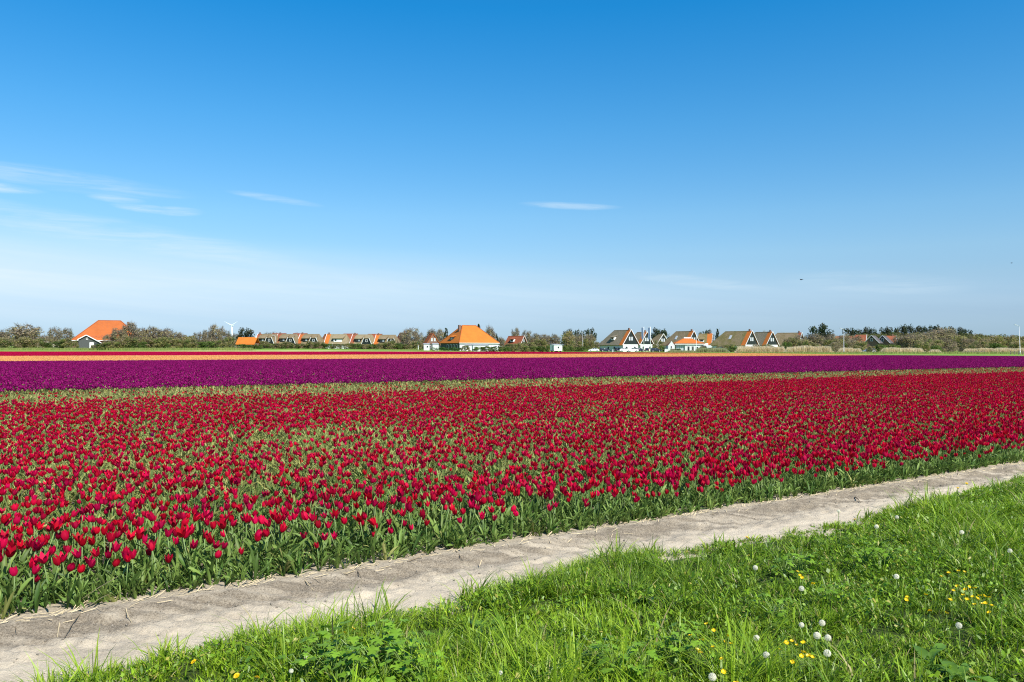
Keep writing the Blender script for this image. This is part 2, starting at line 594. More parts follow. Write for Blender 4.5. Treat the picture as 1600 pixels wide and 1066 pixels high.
def mat_verge():
    m = bpy.data.materials.new('verge_dry_grass')
    m.use_nodes = True
    t = NT(m.node_tree)
    p = t.n('ShaderNodeBsdfPrincipled'); p.inputs['Roughness'].default_value = 0.95; p.inputs['Specular IOR Level'].default_value = 0.1
    o = t.n('ShaderNodeOutputMaterial'); t.l(p.outputs[0], o.inputs[0])
    g = t.n('ShaderNodeNewGeometry')
    a = t.sstep(t.noise(g.outputs['Position'], 0.06, 5, 0.65), 0.35, 0.65)
    c = t.mix(a, (0.44, 0.42, 0.17), (0.29, 0.34, 0.09))
    t.l(c, p.inputs['Base Color'])
    return m


def mat_soil(name, a_, b_, c_):
    m = bpy.data.materials.new(name)
    m.use_nodes = True
    t = NT(m.node_tree)
    p = t.n('ShaderNodeBsdfPrincipled'); p.inputs['Roughness'].default_value = 0.95; p.inputs['Specular IOR Level'].default_value = 0.1
    o = t.n('ShaderNodeOutputMaterial'); t.l(p.outputs[0], o.inputs[0])
    g = t.n('ShaderNodeNewGeometry')
    n1 = t.sstep(t.noise(g.outputs['Position'], 1.7, 6, 0.7), 0.3, 0.7)
    n2 = t.sstep(t.noise(g.outputs['Position'], 22, 5, 0.7), 0.4, 0.75)
    c = t.mix(n1, a_, b_)
    c = t.mix(t.m('MULTIPLY', n2, 0.6), c, c_)
    t.l(c, p.inputs['Base Color'])
    b = t.n('ShaderNodeBump'); b.inputs['Strength'].default_value = 0.7; b.inputs['Distance'].default_value = 0.02
    t.l(t.noise(g.outputs['Position'], 45, 5, 0.7), b.inputs['Height']); t.l(b.outputs[0], p.inputs['Normal'])
    return m


def mat_sand():
    """sandy field track; attribute damp marks the moist, churned strip, attribute press the tyre-pressed places"""
    m = bpy.data.materials.new('track_sand')
    m.use_nodes = True
    t = NT(m.node_tree)
    p = t.n('ShaderNodeBsdfPrincipled'); p.inputs['Roughness'].default_value = 0.95; p.inputs['Specular IOR Level'].default_value = 0.1
    o = t.n('ShaderNodeOutputMaterial'); t.l(p.outputs[0], o.inputs[0])
    g = t.n('ShaderNodeNewGeometry')
    dm = t.n('ShaderNodeAttribute'); dm.attribute_name = 'damp'
    n1 = t.sstep(t.noise(g.outputs['Position'], 2.3, 6, 0.7), 0.3, 0.72)
    n2 = t.sstep(t.noise(g.outputs['Position'], 75, 6, 0.85), 0.43, 0.62)
    n3 = t.sstep(t.noise(g.outputs['Position'], 110, 3, 0.7), 0.58, 0.72)
    c = t.mix(n1, (0.56, 0.475, 0.35), (0.48, 0.40, 0.292))
    c = t.mix(t.m('MULTIPLY', n2, 0.30), c, (0.24, 0.205, 0.155))
    f = t.m('MULTIPLY', dm.outputs['Fac'], t.m('ADD', 0.62, t.m('MULTIPLY', n2, 0.55)), clamp=True)
    c = t.mix(f, c, (0.15, 0.12, 0.084))
    c = t.mix(t.m('MULTIPLY', n3, 0.55), c, (0.12, 0.10, 0.075))
    t.l(c, p.inputs['Base Color'])
    b = t.n('ShaderNodeBump'); b.inputs['Strength'].default_value = 0.7; b.inputs['Distance'].default_value = 0.018
    t.l(t.m('ADD', t.noise(g.outputs['Position'], 60, 5, 0.75), t.m('MULTIPLY', t.noise(g.outputs['Position'], 14, 4, 0.6), 1.2)), b.inputs['Height'])
    t.l(b.outputs[0], p.inputs['Normal'])
    return m


# ------------------------------------------------------------------ the land
def grid_mesh(name, xs, ys, zf, mat, attrs=None):
    gx, gy = np.meshgrid(xs, ys)
    x = gx.ravel(); y = gy.ravel()
    V = np.stack([x, y, zf(x, y)], 1)
    nx, ny = len(xs), len(ys)
    i = (np.arange(ny - 1)[:, None] * nx + np.arange(nx - 1)[None, :]).ravel()
    fa = np.stack([i, i + 1, i + nx + 1, i + nx], 1)
    return mesh_np(name, V, [fa], attrs(x, y) if attrs else None, [mat], smooth=True)


xs = np.concatenate([-np.geomspace(9000, 60, 60), np.linspace(-55, 55, 45), np.geomspace(60, 9000, 40)])
ys = np.concatenate([-np.geomspace(3000, 12, 16), np.linspace(-8, 200, 60), np.linspace(206, 460, 80), np.geomspace(480, 12000, 30)])
link('ground', grid_mesh('ground', xs, ys, lambda x, y: gz(x, y) - 0.02 - 0.16 * (1 - sm(y, 55, 110)), mat_ground()), kind='structure')

# the field outline: the far headland is not parallel to the rows
FAR = [(-420, 186), (-260, 194), (-133, 207), (-42, 236), (0, 240), (33, 221), (62, 194), (71, 152), (90, 140), (147, 109)]
FX = np.array([p[0] for p in FAR]); FY = np.array([p[1] for p in FAR])


def in_field(x, y, n0, n1):
    n = x * N[0] + y * N[1]
    return (n > n0) & (n < n1) & (y < np.interp(x, FX, FY))


N_EDGE, N_RED, N_PUR, N_ORA = 6.11, 30.3, 89.0, 134.0


# field soil: one sheet per headland outline, 8 mm above the ground
def soil_sheet():
    us = np.linspace(-420, 160, 150)
    pts = []
    for u in us:
        row = []
        for k, n in enumerate(np.concatenate([[N_EDGE - 0.12, 7, 10, 20, 29], np.linspace(40, 320, 24)])):
            x, y = un(u, n)
            yl = np.interp(x, FX, FY) + 1.0
            row.append((x, min(y, max(yl, 1.0)), 0.004))
        pts.append(row)
    V = np.array(pts).reshape(-1, 3)
    m = len(pts[0]); i = (np.arange(len(us) - 1)[:, None] * m + np.arange(m - 1)[None, :]).ravel()
    return mesh_np('field_soil', V, [np.stack([i, i + m, i + m + 1, i + 1], 1)], None,
                   [mat_soil('field_soil', (0.135, 0.105, 0.075), (0.21, 0.17, 0.125), (0.085, 0.066, 0.048))])


link('soil', soil_sheet(), kind='structure')
# pale verge between tulips and meadow
vb = MB()
vx = np.linspace(-420, 60, 60)
vy = np.interp(vx, FX, FY)
for k in range(len(vx) - 1):
    w0 = 34 + 8 * math.sin(vx[k] * .05); w1 = 34 + 8 * math.sin(vx[k + 1] * .05)
    if vx[k] > 0:
        w0 = w1 = 16
    vb.poly([(vx[k], vy[k] + 1.0, .0), (vx[k + 1], vy[k + 1] + 1.0, .0), (vx[k + 1], vy[k + 1] + w1, 0.004 + float(gz(vx[k + 1], vy[k + 1] + w1))), (vx[k], vy[k] + w0, 0.004 + float(gz(vx[k], vy[k] + w0)))])
vb.build('verge', mat_verge(), kind='structure')


# sand track
def track_h(x, y):
    u = x * U[0] + y * U[1]; n = x * N[0] + y * N[1] + 0.11
    near = sm(n, 4.0, 4.5)
    z = 0.012 + 0.012 * (fbm(u * 0.9, n * 2.2, 3) - 0.5)
    rough = sm(n, 5.2, 5.5) * (1 - sm(n, 6.05, 6.2))
    # oblique, half filled tyre lugs and clods on the far half
    ph = u + (n - 5.6) * 1.1 + 0.12 * (fbm(u * 1.3, n * 1.3, 9) - .5)
    lug = np.sin(ph * 2 * math.pi / 0.19)
    z = z + rough * (0.009 * lug * sm(fbm(u * 0.9, n * 2, 21), .40, .60) + 0.050 * (fbm(u * 9, n * 11, 5) - 0.5))
    rut = np.exp(-((n - 5.80 - 0.04 * np.sin(u * .7)) / 0.16) ** 2)
    z = z - 0.022 * rut + 0.014 * np.exp(-((n - 6.10) / 0.09) ** 2) * (0.5 + fbm(u * 2.2, u * 0, 31))
    z = z + (0.010 + .014 * rough) * (fbm(u * 17, n * 17, 33) - 0.5)
    return np.maximum(z, -0.03) * near + 0.005 - 0.10 * (1 - sm(n, 4.0, 4.55))


def track_attr(x, y):
    u = x * U[0] + y * U[1]; n = x * N[0] + y * N[1] + 0.11
    wob = 0.22 * (fbm(u * 0.8, n * 1.5, 41) - 0.5) + 0.26 * (fbm(u * 3.1, n * 4, 43) - 0.5) + 0.40 * (fbm(u * 9, n * 9, 47) - 0.5)
    d = sm(n + wob, 5.50, 6.00) * (1 - 0.6 * sm(n + wob * .3, 6.06, 6.16))
    ph = u + (n - 5.6) * 1.1
    strk = fbm(ph * 8.5, n * 1.4 - u * .35, 71, 3)
    d = d + 2.1 * (strk - 0.5) * sm(n, 5.25, 5.5) * (1 - sm(n, 6.05, 6.2)) * (.35 + .65 * d)
    d2 = 0.32 * sm(fbm(u * 1.7, n * 3.2, 77), 0.50, 0.66) * sm(n, 4.85, 5.4)
    return {'damp': np.clip(np.maximum(d, d2), 0, 1)}


SAND = mat_sand()


def track_mesh():
    us = np.concatenate([np.linspace(-30, -6, 40)[:-1], np.arange(-6, 16, 0.03), np.linspace(16, 45, 260), np.linspace(46, 180, 120)])
    ns = np.concatenate([[3.9, 4.2], np.arange(4.4, 6.45, 0.025)])
    gu, gn = np.meshgrid(us, ns)
    x = U[0] * gu.ravel() + N[0] * gn.ravel(); y = U[1] * gu.ravel() + N[1] * gn.ravel()
    z = track_h(x, y)
    nx, ny = len(us), len(ns)
    i = (np.arange(ny - 1)[:, None] * nx + np.arange(nx - 1)[None, :]).ravel()
    return mesh_np('sand_track', np.stack([x, y, z], 1), [np.stack([i, i + 1, i + nx + 1, i + nx], 1)], track_attr(x, y), [SAND], smooth=True)


link('path', track_mesh(), kind='structure')


# bank of turf soil under the foreground grass
def bank_h(x, y):
    n = x * N[0] + y * N[1]
    u = x * U[0] + y * U[1]
    return 0.012 + 0.07 * (1 - sm(n, 3.5, 4.4)) + 0.14 * np.clip(fbm(u * 1.2, n * 1.2, 14) - 0.36, 0, 1) * (1 - sm(n, 4.6, 5.2))


EDGE_PX = [(-260, 1130), (60, 1068), (100, 1049), (200, 1022), (300, 993), (400, 975), (500, 958), (600, 945), (700, 926), (780, 902), (850, 893), (920, 868), (960, 858), (1080, 848), (1200, 823), (1270, 818), (1330, 803), (1450, 778), (1540, 752), (1600, 742), (1900, 668)]
EU = []; EN = []
for (a_, b_) in EDGE_PX:
    x_, y_ = ground_at(a_, b_, 0.09)
    EU.append(x_ * U[0] + y_ * U[1]); EN.append(x_ * N[0] + y_ * N[1])


def bank_edge(u):
    return np.interp(u, EU, EN) + 0.16 * (fbm(u * 1.6, 0 * u + 3.0, 51, 3) - 0.5)


def bank_mesh():
    us = np.concatenate([np.linspace(-30, -6, 30)[:-1], np.arange(-6, 22, 0.12), np.linspace(22, 180, 120)])
    k = np.linspace(0, 1, 40)
    gu, gk = np.meshgrid(us, k)
    gu = gu.ravel(); gk = gk.ravel()
    gn = -6 + (bank_edge(gu) + 0.02 + 6) * gk
    x = U[0] * gu + N[0] * gn; y = U[1] * gu + N[1] * gn
    z = bank_h(x, y)
    z = np.where(gk > 0.999, -0.03, z + 0.004)
    nx, ny = len(us), len(k)
    i = (np.arange(ny - 1)[:, None] * nx + np.arange(nx - 1)[None, :]).ravel()
    return mesh_np('grass_bank', np.stack([x, y, z], 1), [np.stack([i, i + 1, i + nx + 1, i + nx], 1)], None,
                   [mat_soil('turf_soil', (0.030, 0.050, 0.011), (0.050, 0.075, 0.016), (0.035, 0.038, 0.016))], smooth=True)


link('bank', bank_mesh(), kind='structure')


# wooded dune at the right and a pale sand dune at the left
def hill(name, px0, px1, d, depth, crest, mat, seed):
    x0, x1 = X(px0, d), X(px1, d)
    hx = np.linspace(x0, x1, 90); hy = np.linspace(d - depth, d + depth, 24)

    def zf(x, y):
        t = (x - x0) / (x1 - x0)
        prof = np.interp(t, [c[0] for c in crest], [c[1] for c in crest])
        return -0.3 + prof * (0.5 + 0.5 * np.cos(np.clip((y - d) / depth, -1, 1) * math.pi)) * (0.86 + 0.28 * fbm(x * 0.05, y * 0.05, seed))
    return grid_mesh(name, hx, hy, zf, mat), zf


dune_me, dune_z = hill('dune', 1240, 2000, 620, 190, [(0, 0), (0.06, 5.5), (0.12, 8.5), (0.24, 9.6), (0.34, 9.3), (0.45, 8.3), (1, 8)], mat_soil('dune_turf', (0.09, 0.10, 0.035), (0.15, 0.14, 0.06), (0.07, 0.08, 0.03)), 6)
link('dune', dune_me, kind='structure')
sand_me, _ = hill('sand_dune', 40, 175, 520, 40, [(0, 0), (0.3, 5.5), (0.62, 7.2), (0.8, 5.5), (1, 0)], mat_soil('dune_sand', (0.55, 0.47, 0.35), (0.42, 0.37, 0.25), (0.3, 0.28, 0.16)), 12)
link('dune', sand_me, kind='structure')
# ------------------------------------------------------------------ tulips
def petal_arrays(h, wang, rmax, flare, ang, zoff=0.0, rsc=1.0):
    T = [0.0, 0.14, 0.38, 0.66, 0.87, 1.0]
    R = [0.10, 0.66, 1.0, 0.96 + 0.35 * flare, 0.80 + 0.85 * flare, 0.66 + 1.35 * flare]
    Wd = [0.22, 0.72, 1.0, 0.88, 0.48, 0.05]
    V = []
    for t, r, wd in zip(T, R, Wd):
        for s in (-1, 0, 1):
            a = ang + s * wang * wd / max(r, 0.35)
            rr = rmax * rsc * r * (1.0 if s == 0 else 1.03)
            V.append((rr * math.cos(a), rr * math.sin(a), zoff + t * h - (0.0015 if s else 0)))
    Fq = [(k * 3 + j, k * 3 + j + 1, k * 3 + j + 4, k * 3 + j + 3) for k in range(5) for j in range(2)]
    return V, Fq


def bloom_geo(rng, open_=None):
    h = rng.uniform(0.061, 0.080); rm = rng.uniform(0.0215, 0.0285)
    fl = (rng.uniform(-0.05, 0.5) if rng.random() < .55 else rng.uniform(.55, 1.1)) if open_ is None else open_
    V = []; Fq = []
    a0 = rng.uniform(0, 6.28)
    for k in range(6):
        inner = k % 2
        v, f = petal_arrays(h * (rng.uniform(.94, 1.03) if inner else rng.uniform(.9, 1.0)), 0.62, rm, fl + rng.uniform(-.08, .25), a0 + k * math.pi / 3 + rng.uniform(-.08, .08), 0, 0.9 if inner else 1.0)
        o = len(V)
        V += v; Fq += [tuple(o + i for i in q) for q in f]
    return V, Fq


def leaf_geo(rng, L=None, Wd=None, low=False):
    L = L or rng.uniform(0.16, 0.31); Wd = Wd or rng.uniform(0.016, 0.034)
    lean0 = rng.uniform(0.08, 0.5) + (0.35 if low else 0); bend = rng.uniform(0.2, 1.35)
    n = 6; V = []; x = 0.006; z = 0.0; tw = rng.uniform(-.5, .5)
    wv = rng.uniform(0, 6.28)
    for k in range(n + 1):
        t = k / n
        a = lean0 + bend * t ** 1.6
        wd = Wd * (0.35 + 1.5 * t) * (1 - t ** 2.2) ** 0.8 * 0.92 if t < 1 else 0.0015
        c, s_ = math.cos(tw * t), math.sin(tw * t)
        for s in (-1, 0, 1):
            lat = s * wd / 2
            up = abs(s) * wd * 0.22 + 0.006 * math.sin(wv + 5 * t) * s
            V.append((x - up * math.cos(a) * c * 1.0, lat * c, z + up * math.sin(a) + lat * s_))
        x += L / n * math.sin(a); z += L / n * math.cos(a)
    Fq = [(k * 3 + j, k * 3 + j + 1, k * 3 + j + 4, k * 3 + j + 3) for k in range(n) for j in range(2)]
    return V, Fq


def geo_mesh(name, V, Fq, mat, smooth=True):
    return mesh_np(name, V, [Fq], None, [mat], smooth=smooth)


RR = random.Random(5)
PROTO = []          # individual tulips: empties with parts
JOINED = []         # the same plants as one mesh each, for the rest of the field
for k in range(12):
    hst = RR.uniform(0.235, 0.325)
    ox, oy = RR.uniform(-.035, .035), RR.uniform(-.035, .035)
    st = MB().tube([(0, 0, 0), (ox * .4, oy * .4, hst * .5), (ox, oy, hst)], [0.0048, 0.004, 0.0036], 5)
    stem_me = st.mesh('tulip_stem', M['tulip_stem'], True)
    bv, bf = bloom_geo(RR)
    bloom_me = geo_mesh('tulip_bloom', bv, bf, M['petal_red'])
    leaves = []
    for j in range(RR.choice((4, 5, 5))):
        lv, lf = leaf_geo(RR)
        leaves.append((geo_mesh('tulip_leaf', lv, lf, M['tulip_leaf']), RR.uniform(0, 6.28), lv, lf))
    tilt = (RR.uniform(-.4, .4), RR.uniform(-.4, .4), RR.uniform(0, 6))
    PROTO.append((stem_me, bloom_me, leaves, (ox, oy, hst - 0.003), tilt))
    # joined
    V = list(st.v); P5 = [tuple(f) for f in st.f]
    Rm = Euler(tilt).to_matrix()
    parts = [(np.array(V), [f for f in P5 if len(f) == 4], 1)]
    b = (np.array(Rm) @ np.array(bv).T).T + np.array([ox, oy, hst - .003])
    parts.append((b, bf, 0))
    for (_m, rz, lv, lf) in leaves:
        c, s = math.cos(rz), math.sin(rz)
        a = np.array(lv)
        parts.append((np.stack([a[:, 0] * c - a[:, 1] * s, a[:, 0] * s + a[:, 1] * c, a[:, 2]], 1), lf, 2))
    off = 0; VV = []; FF = []; MI = []
    for (v, f, mi) in parts:
        VV.append(v); FF += [tuple(off + i for i in q) for q in f]; MI += [mi] * len(f); off += len(v)
    JOINED.append(mesh_np('tulip_plant', np.concatenate(VV), [FF], None, [M['petal_red'], M['tulip_stem'], M['tulip_leaf']], MI, smooth=True))
GREEN = []
for k in range(7):
    VV = []; FF = []; off = 0
    for j in range(RR.choice((5, 6, 7))):
        lv, lf = leaf_geo(RR, low=RR.random() < .4)
        rz = RR.uniform(0, 6.28); c, s = math.cos(rz), math.sin(rz); a = np.array(lv)
        VV.append(np.stack([a[:, 0] * c - a[:, 1] * s, a[:, 0] * s + a[:, 1] * c, a[:, 2]], 1))
        FF += [tuple(off + i for i in q) for q in lf]; off += len(lv)
    GREEN.append(mesh_np('tulip_foliage_plant', np.concatenate(VV), [FF], None, [M['tulip_leaf']], smooth=True))


def scatter(name, P, rot, scl, idx, variants, **props):
    """one object whose points carry copies of the variants (geometry nodes)"""
    me = bpy.data.meshes.new(name)
    me.vertices.add(len(P))
    me.vertices.foreach_set('co', np.asarray(P, np.float32).ravel())
    me.attributes.new('rot', 'FLOAT_VECTOR', 'POINT').data.foreach_set('vector', np.asarray(rot, np.float32).ravel())
    me.attributes.new('scl', 'FLOAT', 'POINT').data.foreach_set('value', np.asarray(scl, np.float32))
    me.attributes.new('pick', 'INT', 'POINT').data.foreach_set('value', np.asarray(idx, np.int32))
    o = link(name, me, **props)
    ng = bpy.data.node_groups.new(name + '_nodes', 'GeometryNodeTree')
    ng.interface.new_socket('Geometry', in_out='INPUT', socket_type='NodeSocketGeometry')
    ng.interface.new_socket('Geometry', in_out='OUTPUT', socket_type='NodeSocketGeometry')
    gi = ng.nodes.new('NodeGroupInput'); go = ng.nodes.new('NodeGroupOutput')
    jn = ng.nodes.new('GeometryNodeJoinGeometry')
    for v in reversed(variants):          # a join lists its last link first
        src = bpy.data.objects.new(v.name, v)          # not linked to the scene: only a source of geometry
        oi = ng.nodes.new('GeometryNodeObjectInfo')
        oi.inputs['Object'].default_value = src
        gti = ng.nodes.new('GeometryNodeGeometryToInstance')
        ng.links.new(oi.outputs['Geometry'], gti.inputs[0])
        ng.links.new(gti.outputs[0], jn.inputs[0])
    iop = ng.nodes.new('GeometryNodeInstanceOnPoints')
    ng.links.new(gi.outputs[0], iop.inputs['Points'])
    ng.links.new(jn.outputs[0], iop.inputs['Instance'])
    iop.inputs['Pick Instance'].default_value = True

    def attr(nm, typ):
        a = ng.nodes.new('GeometryNodeInputNamedAttribute')
        a.data_type = typ
        a.inputs['Name'].default_value = nm
        return a.outputs['Attribute']
    ng.links.new(attr('pick', 'INT'), iop.inputs['Instance Index'])
    er = ng.nodes.new('FunctionNodeEulerToRotation')
    ng.links.new(attr('rot', 'FLOAT_VECTOR'), er.inputs[0])
    ng.links.new(er.outputs[0], iop.inputs['Rotation'])
    ng.links.new(attr('scl', 'FLOAT'), iop.inputs['Scale'])
    ng.links.new(iop.outputs[0], go.inputs[0])
    md = o.modifiers.new('scatter', 'NODES')
    md.node_group = ng
    return o


# plant positions: rows along the field, a little ragged
nn = np.arange(N_EDGE + 0.06, N_RED - 0.05, 0.130)
pn = []; pu = []
for i, n_ in enumerate(nn):
    u_ = np.arange(-34, 88, 0.116) + RNG.uniform(0, .12)
    x_, y_ = un(u_, n_)
    k_ = (np.abs(x_) < 0.67 * y_ + 2.2) & (y_ > 2)
    u_ = u_[k_]
    pu.append(u_ + RNG.normal(0, .045, len(u_))); pn.append(n_ + RNG.normal(0, .034, len(u_)))
pu = np.concatenate(pu); pn = np.concatenate(pn)
pn = np.maximum(pn, N_EDGE + 0.03 + 0.06 * np.sin(pu * 2.1) + 0.08 * RNG.uniform(0, 1, len(pn)))
px_, py_ = un(pu, pn)
dens = fbm(pu * 0.22, pn * 0.75, 101, 4)
dens2 = fbm(pu * 1.3, pn * 1.6, 131, 3)
prob = 0.79 - 0.20 * sm(pn, 8.0, 11.5) + 1.05 * (dens - 0.5) + 1.3 * (dens2 - 0.5) + 0.26 * sm(pu, -2, 22) + 0.06 * sm(pn, 11, 20)
prob = prob * (0.14 + 0.86 * sm(pn, 6.16, 6.38)) * (1 - 0.86 * sm(pn + 1.2 * (fbm(pu * .15, pu * 0, 7) - .5), 24.5, 25.6))
prob = np.clip(prob, 0.015, 0.97)
isb = RNG.uniform(0, 1, len(pu)) < prob
dist = np.hypot(px_, py_)
qx = 800 + px_ / py_ * F
qy = hor(qx) + (H - 0.34) / py_ * F
seen = isb & (qx > 12) & (qx < 1590) & (qy < 1050)
order = np.argsort(np.where(seen, dist, 1e9))[:300]
solo = np.zeros(len(pu), bool); solo[order] = True
scl_all = RNG.uniform(0.84, 1.18, len(pu)) * (1 - 0.12 * (pn < 6.4)) * (1 - 0.13 * sm(pn, 6.6, 8.2))
rzs = RNG.uniform(0, 6.283, len(pu))
lean = RNG.normal(0, 0.13, (len(pu), 2))
pk = RNG.integers(0, 1000, len(pu))
zz = np.full(len(pu), 0.004)
rest = isb & ~solo
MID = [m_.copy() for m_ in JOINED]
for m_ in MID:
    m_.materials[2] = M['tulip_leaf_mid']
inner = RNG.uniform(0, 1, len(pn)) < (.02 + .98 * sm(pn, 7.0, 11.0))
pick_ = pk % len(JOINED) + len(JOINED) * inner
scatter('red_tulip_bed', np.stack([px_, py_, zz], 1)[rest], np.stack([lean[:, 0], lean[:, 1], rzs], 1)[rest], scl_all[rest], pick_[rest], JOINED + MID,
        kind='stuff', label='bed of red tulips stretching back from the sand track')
# a second set of leaves thickens the outermost rows
k_ = 3800
eu = RNG.uniform(-6, 42, k_); en = N_EDGE + .06 + np.abs(RNG.normal(0, .45, k_))
ex_, ey_ = un(eu, en)
kp = (np.abs(ex_) < 0.67 * ey_ + 2) & (ey_ > 2)
ex_, ey_, eu, en = ex_[kp], ey_[kp], eu[kp], en[kp]; k_ = len(ex_)
nb0 = ~isb
FP = np.concatenate([np.stack([px_, py_, zz], 1)[nb0], np.stack([ex_, ey_, np.full(k_, .004)], 1)])
FRt = np.concatenate([np.stack([lean[:, 0], lean[:, 1], rzs], 1)[nb0], np.stack([RNG.normal(0, .2, k_), RNG.normal(0, .2, k_), RNG.uniform(0, 6.28, k_)], 1)])
FS = np.concatenate([scl_all[nb0], RNG.uniform(.5, .85, k_)])
FI = np.concatenate([pk[nb0], RNG.integers(0, 999, k_)])
pale = np.concatenate([pn[nb0], en]) > 23.6 + 1.4 * fbm(FP[:, 0] * .3, FP[:, 1] * .3, 19)
FS = np.where(pale, FS * 1.22, FS)
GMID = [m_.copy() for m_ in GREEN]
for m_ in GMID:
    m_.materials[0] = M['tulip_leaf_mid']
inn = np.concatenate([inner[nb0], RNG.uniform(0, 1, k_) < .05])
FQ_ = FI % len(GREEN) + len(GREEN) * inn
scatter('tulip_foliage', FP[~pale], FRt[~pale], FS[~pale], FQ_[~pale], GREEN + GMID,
        kind='stuff', label='grey green leaves of tulips without blooms among the red bed')
PALE = [m_.copy() for m_ in GREEN]
for m_ in PALE:
    m_.materials[0] = M['tulip_leaf_pale']
scatter('tulip_foliage', FP[pale], FRt[pale], FS[pale], FI[pale] % len(PALE), PALE,
        kind='stuff', label='yellowing tulip leaves in the strip before the purple band')
first = {}
for q, i in enumerate(order):
    v = int(pk[i] % len(PROTO))
    loc = (float(px_[i]), float(py_[i]), 0.004)
    grp = 'red tulips in the front of the bed'
    near = pn[i] < 6.9
    left = qx[i] < 330
    lab = 'red tulip in bloom, ' + ('in the outermost rows by the sand track' if near else 'a few rows in from the sand track') + (', left end' if left else '')
    if v not in first:
        stem_me, bloom_me, leaves, top, tilt = PROTO[v]
        t = thing('red_tulip', lab, 'tulip', loc, float(rzs[i]), grp)
        s_ = link('stem', stem_me, t)
        b_ = link('bloom', bloom_me, t, top); b_.rotation_euler = tilt
        for (lm, rz, _a, _b) in leaves:
            link('leaf', lm, t, None, rz)
        first[v] = t
    else:
        t = copy_thing(first[v], loc, float(rzs[i]), None, lab, grp)
    t.rotation_euler = (float(lean[i, 0]), float(lean[i, 1]), float(rzs[i]))
    t.scale = (float(scl_all[i]),) * 3


# far beds: square metres of flowers, laid side by side
def patch_mesh(name, rng, size, count, petal, cupw, hz, leaf_n=2, leafmat=None):
    V = []; FQ = []; FT = []; tint = []; mq = []; mt = []
    for k in range(count):
        cx, cy = rng.uniform(-size / 2, size / 2, 2); tv = rng.uniform(0, 1) ** 1.6
        h = hz * rng.uniform(.86, 1.08); a0 = rng.uniform(0, 6.28)
        bh = cupw * rng.uniform(1.0, 1.25)
        o = len(V)
        V.append((cx, cy, h - bh)); 
        tx, ty = rng.normal(0, .012, 2)
        for j in range(6):
            a = a0 + j * math.pi / 3
            V.append((cx + cupw * .5 * math.cos(a), cy + cupw * .5 * math.sin(a), h - bh * .62))
        for j in range(6):
            a = a0 + j * math.pi / 3
            r = cupw * (.46 if j % 2 else .36)
            V.append((cx + tx + r * math.cos(a), cy + ty + r * math.sin(a), h - (0 if j % 2 else bh * .22)))
        for j in range(6):
            j2 = (j + 1) % 6
            FT.append((o, o + 1 + j2, o + 1 + j)); mt.append(0)
            FQ.append((o + 1 + j, o + 1 + j2, o + 7 + j2, o + 7 + j)); mq.append(0)
        tint += [tv] * 13
        for j in range(leaf_n):
            a = rng.uniform(0, 6.28); o = len(V); c, s = math.cos(a), math.sin(a)
            w2 = .024; L = rng.uniform(.70, 1.10) * hz * .86
            for (rx, z, ww) in ((.01, 0, .5), (.06, L * .6, 1), (.15, L, .15)):
                V.append((cx + rx * c - w2 * ww * s, cy + rx * s + w2 * ww * c, z)); V.append((cx + rx * c + w2 * ww * s, cy + rx * s - w2 * ww * c, z))
            FQ += [(o, o + 1, o + 3, o + 2), (o + 2, o + 3, o + 5, o + 4)]; mq += [1, 1]
            tint += [tv] * 6
    return mesh_np(name, V, [FQ, FT], {'tint': tint}, [petal, leafmat or M['tulip_leaf']], mq + mt)


def far_bed(name, label, n0, n1, size, count, petal, cupw, hz, seed, leaf_n=2, umin=-420, umax=200, nvar=5):
    rng = np.random.default_rng(seed)
    vs = [patch_mesh(name + '_patch', rng, size * 1.06, count, petal, cupw, hz, leaf_n, M['tulip_leaf_pale']) for _ in range(nvar)]
    ns = np.arange(n0 + size / 2, n1 - size / 2 + 1e-6, size)
    us = np.arange(umin, umax, size)
    gu, gn = np.meshgrid(us, ns)
    gu = gu.ravel(); gn = gn.ravel()
    x, y = un(gu, gn)
    keep = (np.abs(x) < 0.70 * y + 6) & in_field(x, y + size * .6, n0 - 1, n1 + 1)
    x = x[keep]; y = y[keep]
    k = len(x)
    rot = np.zeros((k, 3)); rot[:, 2] = math.atan2(U[1], U[0]) + rng.integers(0, 4, k) * math.pi / 2
    return scatter(name, np.stack([x, y, np.zeros(k)], 1), rot, np.ones(k), rng.integers(0, nvar, k), vs, kind='stuff', label=label)


far_bed('purple_tulip_bed', 'broad band of purple tulips behind the red bed', N_RED + 0.45, N_PUR, 1.25, 78, M['petal_purple'], 0.064, 0.41, 21, 1)
far_bed('orange_tulip_bed', 'narrow band of orange tulips beyond the purple ones', N_PUR + 0.8, N_ORA, 2.2, 240, M['petal_orange'], 0.070, 0.41, 22, 1)
far_bed('crimson_tulip_bed', 'far strip of crimson tulips below the village', N_ORA + 0.8, 330, 3.0, 430, M['petal_crimson'], 0.072, 0.42, 23, 0)

